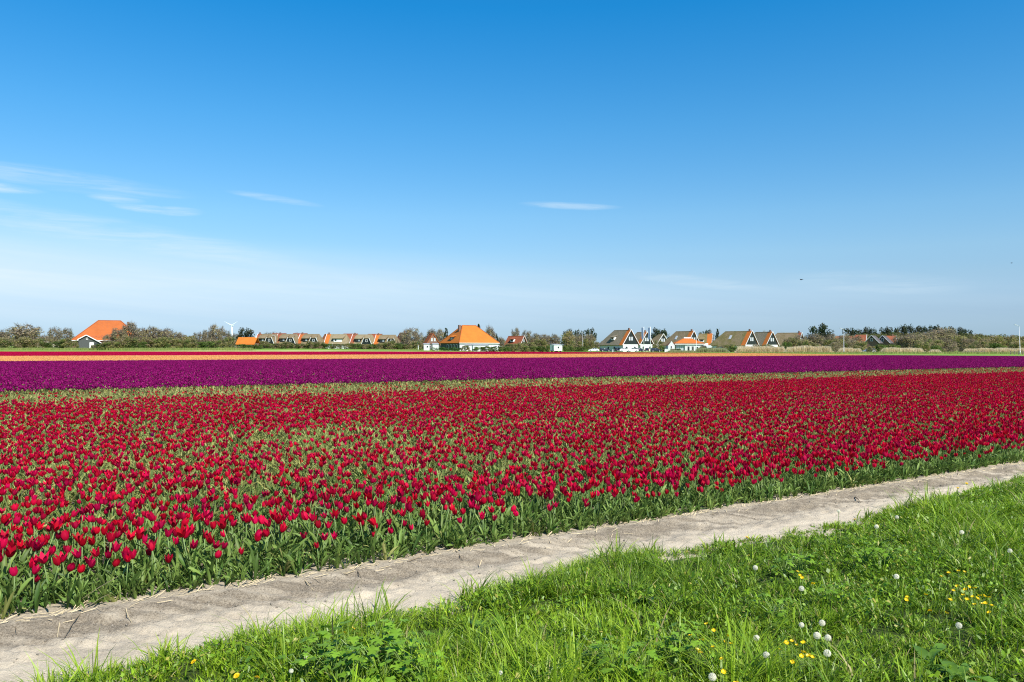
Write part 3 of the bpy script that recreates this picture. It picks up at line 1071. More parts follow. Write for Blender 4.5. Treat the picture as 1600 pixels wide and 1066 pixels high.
# stray flowers
strays = [((688, 566.5), 'white', 'white tulip among the purple ones below the orange roofed farmhouse'),
          ((791, 563.5), 'white', 'white tulip among the purple ones below the left side of the field cabin'),
          ((1356, 561.5), 'white', 'white tulip among the purple ones below the grey roofed houses at right'),
          ((1397, 558.5), 'white', 'white tulip at the back of the purple band, near its far end'),
          ((1337, 573.5), 'white', 'white tulip at the front of the purple band, below the right lamp post'),
          ((320, 646), 'purple', 'purple tulip standing alone among red ones, nearer the back of the bed'),
          ((236, 669), 'purple', 'purple tulip standing alone among red ones, mid bed at left')]
for (pxy, kind, lab) in strays:
    x, y = ground_at(pxy[0], pxy[1], 0.42)
    t = thing(kind + '_tulip', lab, 'tulip', (x, y, 0.004))
    stem_me, bloom_me, leaves, top, tilt = PROTO[2]
    bm = bloom_me.copy(); bm.materials[0] = M['petal_white'] if kind == 'white' else M['petal_purple']
    link('stem', stem_me, t); b_ = link('bloom', bm, t, top)
    link('leaf', leaves[0][0], t, None, 0.4); link('leaf', leaves[1][0], t, None, 2.9)
    t.scale = (1.25,) * 3 if kind == 'white' else (1.12,) * 3

# ------------------------------------------------------------------ grass bank
def blades(P, az_, h, lean_, wd, col, name, mat, label, kind='stuff'):
    k = len(P)
    dx, dy = np.cos(az_), np.sin(az_)
    tw = RNG.normal(0, .5, k)
    sx_, sy_ = -np.sin(az_ + tw), np.cos(az_ + tw)
    rows = []
    for t, ww in ((0, .8), (.4, 1.0), (.75, .7), (1.0, 0)):
        b = lean_ * t ** 1.9
        z = h * (t - .22 * np.clip(lean_ / h, 0, 1.7) * t ** 2.2)
        c = np.stack([P[:, 0] + dx * b, P[:, 1] + dy * b, P[:, 2] + z], 1)
        if ww:
            o = np.stack([sx_ * wd * ww / 2, sy_ * wd * ww / 2, np.zeros(k)], 1)
            rows += [c - o, c + o]
        else:
            rows += [c]
    V = np.stack(rows, 1).reshape(-1, 3)
    i = np.arange(k)[:, None] * 7
    fq = np.concatenate([i + np.array([[0, 1, 3, 2]]), i + np.array([[2, 3, 5, 4]])])
    ft = i + np.array([[4, 5, 6]])
    cc = np.repeat(col, 7, 0)
    return link(name, mesh_np(name, V, [fq, ft], {'col': cc}, [mat], smooth=True), kind=kind, label=label)


def bank_points(dens_near, dens_far, seed):
    rng = np.random.default_rng(seed)
    n = int(dens_near * 36 * 11)
    u_ = rng.uniform(-5, 31, n); n_ = rng.uniform(-5.5, 5.5, n)
    x, y = un(u_, n_)
    ed = bank_edge(u_)
    thin = np.where(y > 9, np.interp(y, [9, 14, 30], [1, .6, .3]), 1) * np.where(y < 3.6, 0.35, 1)
    k = (n_ < ed) & (y > 2.0) & (np.abs(x) < 0.655 * y + 1.0) & (rng.uniform(0, 1, n) < thin)
    return x[k], y[k], u_[k], n_[k], (ed - n_)[k]


tx, ty, tu, tn, te = bank_points(225, 60, 61)
per = 20
k = len(tx)
patchy = fbm(tu * 1.1, tn * 1.1, 201, 4)
patchy2 = fbm(tu * 0.5 + 9, tn * 0.5, 231, 3)
th = (0.060 + 0.115 * sm(patchy, .36, .66) + 0.05 * RNG.uniform(0, 1, k)) * (0.72 + 0.28 * sm(te, 0.0, .35))
hole = (vnoise(tu * 2.3, tn * 2.3, 99) > 0.79)
tall = RNG.uniform(0, 1, k) < 0.07
th = np.where(tall, th * 1.5 + .06, th)
th = np.where(hole, th * 0.30, th)
tr = np.repeat(np.arange(k), per)
kk = len(tr)
a_ = RNG.uniform(0, 6.283, kk)
r_ = np.abs(RNG.normal(0, .040, kk))
h_ = th[tr] * RNG.uniform(.45, 1.12, kk)
bias = np.repeat(RNG.uniform(0, 6.283, k), per)
bx = tx[tr] + r_ * np.cos(a_); by = ty[tr] + r_ * np.sin(a_)
P = np.stack([bx, by, bank_h(bx, by) - .01], 1)
lean_ = h_ * np.clip(RNG.normal(.72, .38, kk), .04, 1.7)
azb = a_ + RNG.normal(0, .5, kk)
flip = RNG.uniform(0, 1, kk) < .35
azb = np.where(flip, bias + RNG.normal(0, .6, kk), azb)
dcam = np.hypot(bx, by)
wd_ = RNG.uniform(.0030, .0078, kk) * np.interp(dcam, [4, 9, 20], [1, 1.25, 2.0]) * np.where(tall[tr], 1.35, 1)
c1 = np.array([.078, .168, .010]); c2 = np.array([.27, .42, .017]); c3 = np.array([.43, .53, .05]); c4 = np.array([.36, .31, .13])
m1 = np.clip(sm(patchy2, .3, .7)[tr] * .7 + RNG.uniform(-.25, .45, kk), 0, 1)[:, None]
colb = c1 * (1 - m1) + c2 * m1
m2 = (np.clip(RNG.normal(.20, .30, kk), 0, 1) * (0.6 + .8 * sm(te, .5, 0.0)[tr]))[:, None].clip(0, 1)
colb = colb * (1 - m2) + c3 * m2
dry = (RNG.uniform(0, 1, kk) < .035)[:, None]
colb = np.where(dry, c4, colb) * RNG.uniform(.75, 1.25, kk)[:, None]
blades(P, azb, h_, lean_, wd_, colb, 'grass', M['grass'], 'fresh green grass on the bank in front of the sand track')

# low broad leaves between the blades (clover, chickweed ...)
lx, ly, lu, ln, le = bank_points(2600, 200, 62)
keep = (RNG.uniform(0, 1, len(lx)) < .25 + .75 * sm(fbm(lu * 0.9, ln * 0.9, 301, 4), .40, .56)) & (le > .10) & (vnoise(lu * 2.3, ln * 2.3, 99) < .80)
lx, ly, lu, ln, le = lx[keep], ly[keep], lu[keep], ln[keep], le[keep]
k = len(lx)
lz = bank_h(lx, ly) + RNG.uniform(.02, .15, k) * (0.45 + 0.9 * fbm(lu * 2, ln * 2, 311)) * np.clip(.3 + le * 1.5, 0, 1)
sz = RNG.uniform(.006, .018, k)
wz = RNG.uniform(.28, .62, k)
aa = RNG.uniform(0, 6.283, k)
til = np.clip(RNG.normal(0, .75, (k, 2)), -1.8, 1.8)
rows = []
for (p, q) in ((-1, 0), (-.1, -1), (1, 0), (-.1, 1)):
    ox = (p * np.cos(aa) - q * wz * np.sin(aa)) * sz; oy = (p * np.sin(aa) + q * wz * np.cos(aa)) * sz
    rows.append(np.stack([lx + ox, ly + oy, lz + ox * til[:, 0] + oy * til[:, 1]], 1))
V = np.stack(rows, 1).reshape(-1, 3)
g1 = RNG.uniform(0, 1, k)[:, None]
cl = (np.array([.070, .160, .010]) * (1 - g1) + np.array([.25, .40, .018]) * g1) * RNG.uniform(.75, 1.2, k)[:, None]
yel = (RNG.uniform(0, 1, k) < .05)[:, None]
cl = np.where(yel, np.array([.40, .36, .07]), cl)
link('ground_cover', mesh_np('ground_cover', V, [np.arange(k)[:, None] * 4 + np.array([[0, 1, 2, 3]])], {'col': np.repeat(cl, 4, 0)}, [M['grass']]),
     kind='stuff', label='small round leaves growing between the grass')


# ------------------------------------------------------------------ weeds
def lobed_leaf(rng, size):
    """palmate leaf in the xy plane, stalk end at the origin, tip towards +x"""
    V = [(size * .42, 0, 0.0)]
    lob = [(0.0, .05), (-.10, .38), (.12, .62), (.22, .36), (.62, .58), (.60, .24), (1.0, .10), (1.08, 0.0)]
    pts = [(a, b) for a, b in lob] + [(a, -b) for a, b in reversed(lob[:-1])]
    for (a, b) in pts:
        j = rng.uniform(.92, 1.08)
        V.append((size * a * j, size * b * j, size * (0.10 * math.sin(a * 5 + abs(b) * 6) - .12 * (a - .4) ** 2 - 0.16 * b * b)))
    n = len(pts)
    return V, [(0, 1 + i, 1 + (i + 1) % n) for i in range(n)][::-1]


def dock_leaf(rng, L):
    V = []; n = 6; z = 0; x = 0; a = rng.uniform(.5, 1.0)
    for k in range(n + 1):
        t = k / n
        wd = L * .24 * (math.sin(math.pi * min(1, t * .92 + .08)) ** .8) if k < n else L * .01
        for s in (-1, 0, 1):
            V.append((x, s * wd / 2, z + abs(s) * wd * .18 + .012 * math.sin(9 * t + s) * L * 4 * abs(s)))
        x += L / n * math.cos(a); z += L / n * math.sin(a); a -= .28
    return V, [(k * 3 + j, k * 3 + j + 1, k * 3 + j + 4, k * 3 + j + 3) for k in range(n) for j in range(2)]


LOBED = []
for k in range(6):
    v, f = lobed_leaf(RR, 0.055)
    LOBED.append(mesh_np('weed_leaf', v, [f], None, [M['weed']]))
DOCK = []
for k in range(4):
    v, f = dock_leaf(RR, 0.21)
    DOCK.append(mesh_np('dock_leaf', v, [f], None, [M['dock']], smooth=True))


def weed(x, y, kind, label, group, size=1.0):
    z0 = float(bank_h(x, y))
    t = thing('weed_plant' if kind == 'lobed' else 'dock_plant', label, 'weed', (x, y, z0), RR.uniform(0, 6.28), group)
    if kind == 'lobed':
        st = MB()
        for j in range(RR.randint(15, 20)):
            a = j * 2.4 + RR.uniform(-.4, .4); r = RR.uniform(.02, .13) * size; hz = (RR.uniform(.16, .27) - r * .35) * size
            tip = (r * math.cos(a), r * math.sin(a), hz)
            st.tube([(0, 0, 0), (tip[0] * .35, tip[1] * .35, hz * .65), tip], [.0025, .002, .0015], 4)
            lf = link('leaf', RR.choice(LOBED), t, tip)
            lf.rotation_euler = (RR.uniform(-.25, .25), RR.uniform(-.1, .45), a + RR.uniform(-.5, .5))
            s = RR.uniform(.5, 1.05) * size
            lf.scale = (s, s, s)
        st.build('stalk', M['green_stem'], t)
    else:
        for j in range(RR.randint(6, 9)):
            lf = link('leaf', RR.choice(DOCK), t, (0, 0, 0.0))
            lf.rotation_euler = (RR.uniform(-.1, .1), RR.uniform(-.35, .15), j * 2.4 + RR.uniform(-.3, .3))
            s = RR.uniform(.75, 1.25) * size
            lf.scale = (s, s, s)
    return t


W1 = ('lobed leaved weed in the bright leafy patch at the bottom of the bank', 'bright lobed weeds at the bottom of the bank')
W2 = ('lobed leaved weed beside the low buttercups near the bottom of the bank', 'lobed weeds by the low buttercups')
W3 = ('small lobed weed in the shaded hollow on the right of the bank', 'lobed weeds in the right hollow')
for (wx, wy, kind, (lab, grp), sz) in [
        (505, 1000, 'lobed', W1, 1), (522, 1025, 'lobed', W1, 1.1), (548, 1008, 'lobed', W1, 1.1), (575, 1022, 'lobed', W1, 1.15), (560, 1045, 'lobed', W1, 1), (598, 1004, 'lobed', W1, 1.1),
        (622, 1020, 'lobed', W1, 1.15), (640, 1042, 'lobed', W1, 1.1), (600, 1046, 'lobed', W1, 1.1), (642, 1008, 'lobed', W1, .9), (482, 1028, 'lobed', W1, .9), (530, 1052, 'lobed', W1, 1), (666, 1052, 'lobed', W1, .8),
        (1062, 1000, 'lobed', W2, .95), (1044, 1014, 'lobed', W2, .8), (1085, 1020, 'lobed', W2, .9), (935, 1028, 'lobed', W2, .9), (962, 1046, 'lobed', W2, 1.0), (1010, 1040, 'lobed', W2, .9),
        (1225, 880, 'lobed', W3, .85), (1250, 872, 'lobed', W3, .9), (1352, 868, 'lobed', W3, .85), (1385, 872, 'lobed', W3, .9), (1300, 922, 'lobed', W3, .8), (1210, 945, 'lobed', W3, .85)]:
    x, y = ground_at(wx, wy, 0.22)
    weed(x, y, kind, lab, grp, sz)
for (wx, wy, lab, sz) in [(1008, 925, 'dark long leaved dock in the hollow at the middle of the bank', 1.0),
                          (1050, 915, 'dock with narrow leaves right of the dark hollow mid bank', .9),
                          (410, 1000, 'dock standing alone near the left end of the grass bank', .85),
                          (1450, 1030, 'large dock with wide leaves at the lower right of the bank', .85),
                          (1495, 1052, 'dock in the bottom right corner of the bank, below the wide leaved one', 1.0),
                          (760, 965, 'dock by the track edge of the bank, above the dark gap', .9)]:
    x, y = ground_at(wx, wy, 0.15)
    weed(x, y, 'dock', lab, None, sz)


# ------------------------------------------------------------------ dandelions and buttercups
def fib(n):
    for i in range(n):
        z = 1 - 2 * (i + .5) / n; a = i * 2.399963
        r = math.sqrt(1 - z * z)
        yield Vector((r * math.cos(a), r * math.sin(a), z))


fl = MB()
for d in fib(80):
    R = .0142
    t1 = d.cross(Vector((0.3, .2, .9))).normalized(); t2 = d.cross(t1)
    c = d * R
    for q in range(2):
        a = random.uniform(0, 3.14)
        e1 = (t1 * math.cos(a) + t2 * math.sin(a)) * .0075; e2 = d * .0012 + (t2 * math.cos(a) - t1 * math.sin(a)) * .0021
        fl.poly([c - e1 + d * .002, c - e2, c + e1 + d * .002, c + e2])
CLOCK_ME = fl.mesh('seed_head', M['fluff'])
core = MB(); lathe(core, [(.0005, -.005), (.004, -.003), (.005, .0), (.004, .003), (.0005, .005)], 8)
CORE_ME = core.mesh('seed_core', M['straw'], True)
dh = MB()
for ring, (cnt, R, up) in enumerate(((20, .021, .003), (16, .016, .007), (11, .010, .010), (6, .005, .012))):
    for j in range(cnt):
        a = 2 * math.pi * j / cnt + ring * .3; c, s = math.cos(a), math.sin(a); w_ = .0022
        dh.poly([(.002 * c, .002 * s, up - .003), (R * .8 * c - w_ * s, R * .8 * s + w_ * c, up), (R * c, R * s, up - .001), (R * .8 * c + w_ * s, R * .8 * s - w_ * c, up)])
DAND_ME = dh.mesh('flower_head', M['yellow'])
cal = MB(); lathe(cal, [(.002, -.012), (.0055, -.008), (.006, 0), (.009, .003)], 8)
CALYX_ME = cal.mesh('calyx', M['green_stem'], True)
bc = MB()
for j in range(5):
    a = 2 * math.pi * j / 5
    pv = []
    for (r, z, w_) in ((.002, 0, .002), (.009, .003, .0075), (.0135, .009, .0055)):
        c, s = math.cos(a), math.sin(a)
        pv.append(((r * c - w_ * s, r * s + w_ * c, z), (r * c + w_ * s, r * s - w_ * c, z)))
    for (p0, p1), (q0, q1) in zip(pv, pv[1:]):
        bc.poly([p0, p1, q1, q0])
BUTTER_ME = bc.mesh('flower', M['yellow'])


def flower(pxy, kind, label, group, size=1.0):
    if kind == 'clock':
        h = random.uniform(.15, .22)
    elif kind == 'dandelion':
        h = random.uniform(.09, .14)
    else:
        h = random.uniform(.16, .21)
    x, y = ground_at(pxy[0], pxy[1], h + .08)
    z0 = float(bank_h(x, y)); x, y = ground_at(pxy[0], pxy[1], h + z0)
    z0 = float(bank_h(x, y))
    nm = {'clock': 'dandelion_clock', 'dandelion': 'dandelion', 'butter': 'buttercup'}[kind]
    t = thing(nm, label, {'clock': 'dandelion clock', 'dandelion': 'dandelion', 'butter': 'buttercup'}[kind], (x, y, z0), random.uniform(0, 6.28), group)
    ox, oy = random.uniform(-.02, .02), random.uniform(-.02, .02)
    MB().tube([(ox, oy, -.02), (ox * .3, oy * .3, h * .55), (0, 0, h)], [.0026, .0022, .0018] if kind != 'butter' else [.0014, .0012, .001], 5).build('stem', M['green_stem'], t, True)
    if kind == 'clock':
        s = link('seed_head', CLOCK_ME, t, (0, 0, h)); s.scale = (size,) * 3
        s2 = link('seed_core', CORE_ME, s)
    elif kind == 'dandelion':
        s = link('flower_head', DAND_ME, t, (0, 0, h + .004)); s.rotation_euler = (random.uniform(-.3, .3) + .35, random.uniform(-.3, .3), 0); s.scale = (size,) * 3
        link('calyx', CALYX_ME, t, (0, 0, h))
    else:
        s = link('flower', BUTTER_ME, t, (0, 0, h)); s.rotation_euler = (random.uniform(-.4, .4) + .3, random.uniform(-.4, .4), random.uniform(0, 1)); s.scale = (size,) * 3
    return t


clocks = [((1310, 803), 'dandelion clock on the crest of the bank against the sand'), ((1401, 807), 'dandelion clock on the bank crest, second from the sand'),
          ((1369, 822), 'white dandelion clock just below the two on the bank crest'), ((1502, 832), 'lone dandelion clock high on the right of the bank'),
          ((1577, 862), 'dandelion clock nearest the right edge of the bank'), ((1400, 902), 'dandelion clock above the dark hollow on the right bank'),
          ((1180, 886), 'dandelion clock mid bank, alone below the track edge'), ((1252, 919), 'dandelion clock mid bank, left of the single yellow dandelion'),
          ((1284, 972), 'bright dandelion clock, top one of the loose group of five'), ((1252, 976), 'ragged dandelion clock at the left of the loose group of five'),
          ((1276, 996), 'largest round dandelion clock above the low buttercups'), ((1293, 996), 'grey thin dandelion clock touching the largest one at its right'),
          ((1292, 1020), 'half blown dandelion clock below the largest one'), ((1497, 976), 'faint dandelion clock below the big buttercup cluster'),
          ((1182, 997), 'big dandelion clock left of the low buttercups'), ((1197, 1021), 'dandelion clock just below the big one by the low buttercups'),
          ((1113, 1054), 'dandelion clock at the bottom edge of the bank below the buttercups'), ((480, 1025), 'small dandelion clock left of the bright leafy patch'),
          ((457, 1047), 'small dandelion clock lower left of the bright leafy patch'), ((783, 1050), 'small dandelion clock in long grass at the bottom middle')]
for (p, lab) in clocks:
    flower(p, 'clock', lab, 'dandelion clocks on the bank', random.uniform(.85, 1.08) if p[0] > 800 else .62)
dands = [((1452, 952), 'largest yellow dandelion left of the big buttercup cluster'), ((1314, 930), 'single yellow dandelion mid bank at right'),
         ((404, 1056), 'yellow dandelion at the bottom left of the bank'), ((305, 1035), 'yellow dandelion near the left tip of the bank by the track'),
         ((372, 1052), 'small dim dandelion beside the one at the bottom left'), ((540, 986), 'orange yellow dandelion at the left above the leafy patch'),
         ((552, 982), 'yellow dandelion at the right of the pair above the leafy patch'), ((1496, 762), 'yellow dandelion by the track, lower of the pair at far right'),
         ((1510, 755), 'yellow dandelion by the track, upper of the pair at far right'), ((1167, 840), 'yellow dandelion on the bank edge beside the sand, mid right'),
         ((1335, 814), 'small yellow dandelion on the bank crest between two clocks')]
for (p, lab) in dands:
    flower(p, 'dandelion', lab, 'yellow dandelions on the bank', random.uniform(.7, .95))
BA = [(1079, 994), (1090, 1014), (1104, 975), (1115, 985), (1132, 1006), (1143, 1007), (1138, 994), (1114, 1013), (1128, 1027), (1130, 1047), (1150, 1062), (1097, 1002), (1094, 1019)]
BB = [(1218, 1016), (1228, 1005), (1237, 1004), (1245, 1010), (1255, 1006), (1255, 1019), (1263, 1025), (1268, 1027), (1238, 1033), (1252, 1025), (1226, 1007)]
BC = [(1497, 892), (1470, 903), (1482, 895), (1506, 893), (1495, 917), (1513, 918), (1522, 919), (1504, 930), (1510, 935), (1530, 928), (1537, 930), (1545, 931), (1522, 945), (1534, 943),
      (1539, 944), (1549, 948), (1545, 957), (1478, 955), (1484, 936), (1417, 932), (1446, 930), (1489, 923), (1508, 922), (1526, 936), (1519, 930)]
BD = [(1250, 899), (1253, 903), (1270, 912), (1246, 893), (1415, 936)]
for lst, lab in ((BA, 'small yellow buttercup in the low cluster left of the big dandelion clock'), (BB, 'small yellow buttercup in the low cluster under the largest dandelion clock'),
                 (BC, 'small yellow buttercup in the largest cluster, right side of the bank'), (BD, 'pale small buttercup in the sparse cluster mid bank')):
    for p in lst:
        flower(p, 'butter', lab, lab.replace('small yellow buttercup', 'buttercups'), random.uniform(.65, .95))

# ------------------------------------------------------------------ straw and crumbs on the track
def track_z(x, y):
    return float(track_h(np.array([x]), np.array([y]))[0])


def stalk(a, b, r, mat, label, za=None, zb=None):
    (x0, y0), (x1, y1) = (ground_at(*a, 0.02 if za is None else za), ground_at(*b, 0.02 if zb is None else zb))
    z0 = track_z(x0, y0) if za is None else za
    z1 = track_z(x1, y1) if zb is None else zb
    p0, p1 = Vector((x0, y0, z0 + r)), Vector((x1, y1, z1 + r + .004))
    mid = (p0 + p1) / 2 + Vector((random.uniform(-.01, .01), random.uniform(-.01, .01), .006))
    me = MB().tube([p0 - p0, mid - p0, p1 - p0], [r, r * .9, r * .5], 5).mesh('straw_stalk', mat)
    thing('straw_stalk', label, 'straw', p0, 0, 'dry stalks on and beside the track', me)


for (a, b, r, mt, lab) in [((133, 954), (104, 995), .0036, 'straw_dark', 'longest brown stalk lying across the damp edge of the track at left'),
                           ((101, 955), (92, 992), .0045, 'straw', 'pale broad stalk left of the longest brown one on the track'),
                           ((26, 972), (29, 990), .0028, 'straw_dark', 'short dark stalk at the far left end of the track'),
                           ((199, 953), (208, 967), .0034, 'straw', 'short pale straw on the sand right of the longest brown stalk'),
                           ((25, 974), (80, 969), .0032, 'straw', 'thin straw lying along the foot of the tulips at left'),
                           ((472, 900), (491, 918), .0045, 'straw', 'bright pale straw on the damp sand, below the left tulips'),
                           ((555, 889), (566, 903), .0045, 'straw_dark', 'dark bent stalk at the tulip side of the track'),
                           ((713, 861), (724, 875), .0045, 'straw_dark', 'dark twig at the tulip edge near the middle of the track'),
                           ((638, 880), (668, 868), .005, 'straw_dark', 'dark long stalk at the foot of the tulips, mid track'),
                           ((540, 898), (590, 884), .003, 'straw', 'thin pale straw under the tulip leaves, mid left'),
                           ((1336, 776), (1344, 785), .006, 'straw_dark', 'dark crooked stalk in the middle of the right part of the track'),
                           ((1508, 723), (1531, 722), .007, 'straw_dark', 'dark stalk hanging from the tulips near the right end of the track'),
                           ((905, 821), (930, 812), .005, 'straw', 'pale straw along the tulip edge right of the middle')]:
    stalk(a, b, r, M[mt], lab)
stalk((130, 936), (186, 902), .0026, M['straw'], 'long pale straw leaning up in the tulip leaves at left', .05, .30)
stalk((143, 946), (177, 927), .0022, M['straw'], 'shorter pale straw leaning in the leaves below the long one', .03, .20)

# litter of straw along the foot of the tulips, and crumbs of soil
k = 1600
su = RNG.uniform(-5, 40, k); sn = N_EDGE - .03 + RNG.normal(0, .10, k) * (0.4 + 1.2 * fbm(su * 1.2, su * 0, 5))
sx0, sy0 = un(su, sn)
ang = math.atan2(U[1], U[0]) + RNG.normal(0, .7, k)
Ls = RNG.uniform(.02, .11, k); ws = RNG.uniform(.0010, .0026, k)
sz0 = track_h(sx0, sy0) + .006
dx, dy = np.cos(ang) * Ls, np.sin(ang) * Ls
ex, ey = -np.sin(ang) * ws, np.cos(ang) * ws
lift = RNG.uniform(0, .03, k)
V = np.stack([np.stack([sx0 - ex, sy0 - ey, sz0], 1), np.stack([sx0 + ex, sy0 + ey, sz0 + .002], 1), np.stack([sx0 + dx + ex, sy0 + dy + ey, sz0 + lift + .003], 1), np.stack([sx0 + dx - ex, sy0 + dy - ey, sz0 + lift], 1)], 1).reshape(-1, 3)
link('straw_litter', mesh_np('straw_litter', V, [np.arange(k)[:, None] * 4 + np.array([[0, 1, 2, 3]])], None, [M['straw']]), kind='stuff', label='broken dry straw along the foot of the tulips')
k = 8000
cu = np.concatenate([RNG.uniform(-4, 14, k // 2), RNG.uniform(-4, 40, k // 2)])
cn = np.where(RNG.uniform(0, 1, k) < .62, RNG.normal(5.85, .22, k), RNG.uniform(4.7, 6.2, k))
cx, cy = un(cu, cn)
cz = track_h(cx, cy)
r = RNG.uniform(.0015, .0055, k) * np.where(RNG.uniform(0, 1, k) < .08, 2.4, 1)
base = np.array([(1, 0, 0), (-.5, .87, 0), (-.5, -.87, 0), (0, 0, 1), (0, 0, -.5)])
an = RNG.uniform(0, 6.28, k)
B = base[None] * r[:, None, None] * RNG.uniform(.7, 1.3, (k, 5, 1))
bxr = B[:, :, 0] * np.cos(an)[:, None] - B[:, :, 1] * np.sin(an)[:, None]; byr = B[:, :, 0] * np.sin(an)[:, None] + B[:, :, 1] * np.cos(an)[:, None]
V = np.stack([bxr + cx[:, None], byr + cy[:, None], B[:, :, 2] + cz[:, None] + r[:, None] * .3], 2).reshape(-1, 3)
ft = np.concatenate([np.arange(k)[:, None] * 5 + np.array([q]) for q in ((0, 1, 3), (1, 2, 3), (2, 0, 3), (1, 0, 4), (2, 1, 4), (0, 2, 4))])
link('soil_crumbs', mesh_np('soil_crumbs', V, [ft], None, [mat_soil('soil_crumb', (0.22, 0.19, 0.15), (0.33, 0.29, 0.23), (0.15, 0.125, 0.10))]), kind='stuff', label='crumbs of soil and small pebbles on the track')
# ------------------------------------------------------------------ trees and shrubs
def crown_mesh(kind, seed):
    """unit crown: about one across and one high, made of sprigs and twigs round many small clumps"""
    rng = np.random.default_rng(seed)
    lumps = []
    if kind == 'bare' or kind == 'olive':
        for _ in range(44):
            d = rng.normal(0, 1, 3); d /= np.linalg.norm(d)
            s = rng.uniform(.45, .92)
            lumps.append((np.array([d[0] * .40 * s, d[1] * .40 * s, .53 + d[2] * .37 * s]), rng.uniform(.10, .17)))
        for _ in range(24):
            a = rng.uniform(0, 6.28); r = rng.uniform(.1, .44)
            lumps.append((np.array([r * math.cos(a), r * math.sin(a), rng.uniform(.1, .34)]), rng.uniform(.09, .15)))
    elif kind in ('green', 'bare_bush', 'olive_bush'):
        for _ in range(46):
            a = rng.uniform(0, 6.28); z = rng.uniform(.05, .86); r = .44 * math.sqrt(max(.05, 1 - (z * 1.02) ** 2.4)) * rng.uniform(.5, 1)
            lumps.append((np.array([r * math.cos(a), r * math.sin(a), z]), rng.uniform(.10, .17)))
    elif kind == 'pine':
        for _ in range(22):
            a = rng.uniform(0, 6.28); z = rng.uniform(.36, .9); r = .50 * math.sqrt(max(.05, 1 - ((z - .62) / .38) ** 2)) * rng.uniform(.3, 1)
            lumps.append((np.array([r * math.cos(a), r * math.sin(a), z]), rng.uniform(.11, .18)))
    elif kind == 'conifer':
        for _ in range(40):
            z = rng.uniform(.06, .96); a = rng.uniform(0, 6.28); r = .42 * (1 - z) ** .8 * rng.uniform(.55, 1)
            lumps.append((np.array([r * math.cos(a), r * math.sin(a), z]), .05 + .09 * (1 - z)))
    elif kind == 'hedge':
        for _ in range(60):
            lumps.append((np.array([rng.uniform(-.47, .47), rng.uniform(-.4, .4), rng.uniform(.12, .88)]), rng.uniform(.09, .13)))
    pal = {'bare': ((.33, .26, .165), (.275, .22, .145), (.35, .305, .145)), 'olive': ((.30, .275, .098), (.245, .24, .075), (.32, .255, .135)),
           'green': ((.115, .175, .035), (.16, .225, .045), (.085, .125, .033)), 'pine': ((.036, .058, .026), (.050, .072, .030), (.075, .078, .042)),
           'conifer': ((.034, .060, .026), (.050, .080, .032), (.028, .046, .026)), 'hedge': ((.085, .165, .028), (.12, .215, .038), (.065, .12, .026))}
    pal['bare_bush'] = pal['bare']; pal['olive_bush'] = pal['olive'] + ((.14, .19, .05),)
    pal = pal[kind]
    per = {'bare': 40, 'olive': 52, 'green': 50, 'pine': 54, 'conifer': 40, 'hedge': 30, 'bare_bush': 46, 'olive_bush': 52}[kind]
    sz = {'bare': .029, 'olive': .033, 'green': .038, 'pine': .044, 'conifer': .040, 'hedge': .040, 'bare_bush': .031, 'olive_bush': .036}[kind]
    V = []; Q = []; T = []; C = []
    for (c, r) in lumps:
        base = np.array(pal[rng.integers(0, len(pal))]) * rng.uniform(.88, 1.1)
        for _ in range(per):
            d = rng.normal(0, 1, 3); d /= np.linalg.norm(d)
            p = c + d * r * rng.uniform(.35, 1) ** .5
            if p[2] < .01:
                p[2] = .01
            d2 = d + rng.normal(0, .45, 3) + np.array([0, 0, .3]); t1 = np.cross(d2, rng.normal(0, 1, 3)); t1 /= (np.linalg.norm(t1) + 1e-6); t2 = np.cross(t1, d2); t2 /= (np.linalg.norm(t2) + 1e-6)
            s = sz * rng.uniform(.5, 1.15); o = len(V)
            V += [p - t1 * s, p - t2 * s * .6, p + t1 * s, p + t2 * s * .6]
            Q.append((o, o + 1, o + 2, o + 3)); C += [base * rng.uniform(.9, 1.1)] * 4
        tw = {'bare': 14, 'olive': 6, 'green': 2, 'bare_bush': 12, 'olive_bush': 5}.get(kind, 0)
        for _ in range(tw):
            d = rng.normal(0, 1, 3); d[2] = abs(d[2]) + .35; d /= np.linalg.norm(d)
            p = c + d * r * .2; e = p + d * rng.uniform(.10, .20) * (1.1 if kind == 'bare' else .8)
            t = np.cross(d, rng.normal(0, 1, 3)); t /= np.linalg.norm(t); o = len(V)
            V += [p - t * .007, p + t * .007, e]; T.append((o, o + 1, o + 2)); C += [np.array((.20, .165, .125))] * 3
    return mesh_np(kind + '_crown', V, [Q, T], {'col': np.array(C)}, [M['crown']])


def trunk_mesh(kind, seed):
    rng = random.Random(seed)
    mb = MB()
    top = {'pine': .75, 'conifer': .9}.get(kind, .55)
    mb.tube([(0, 0, -.04), (.01, .01, top * .5), (rng.uniform(-.03, .03), .0, top)], [.028, .020, .010], 6)
    for j in range(5):
        a = j * 1.26 + rng.uniform(-.4, .4); z = rng.uniform(.15, .45) if kind not in ('pine', 'conifer') else rng.uniform(.4, .65)
        mb.tube([(0, 0, z * .8), (.14 * math.cos(a), .14 * math.sin(a), z + .12), (.30 * math.cos(a), .30 * math.sin(a), z + .3)], [.014, .010, .004], 5)
    return mb.mesh(kind + '_trunk', M['bark'], True)


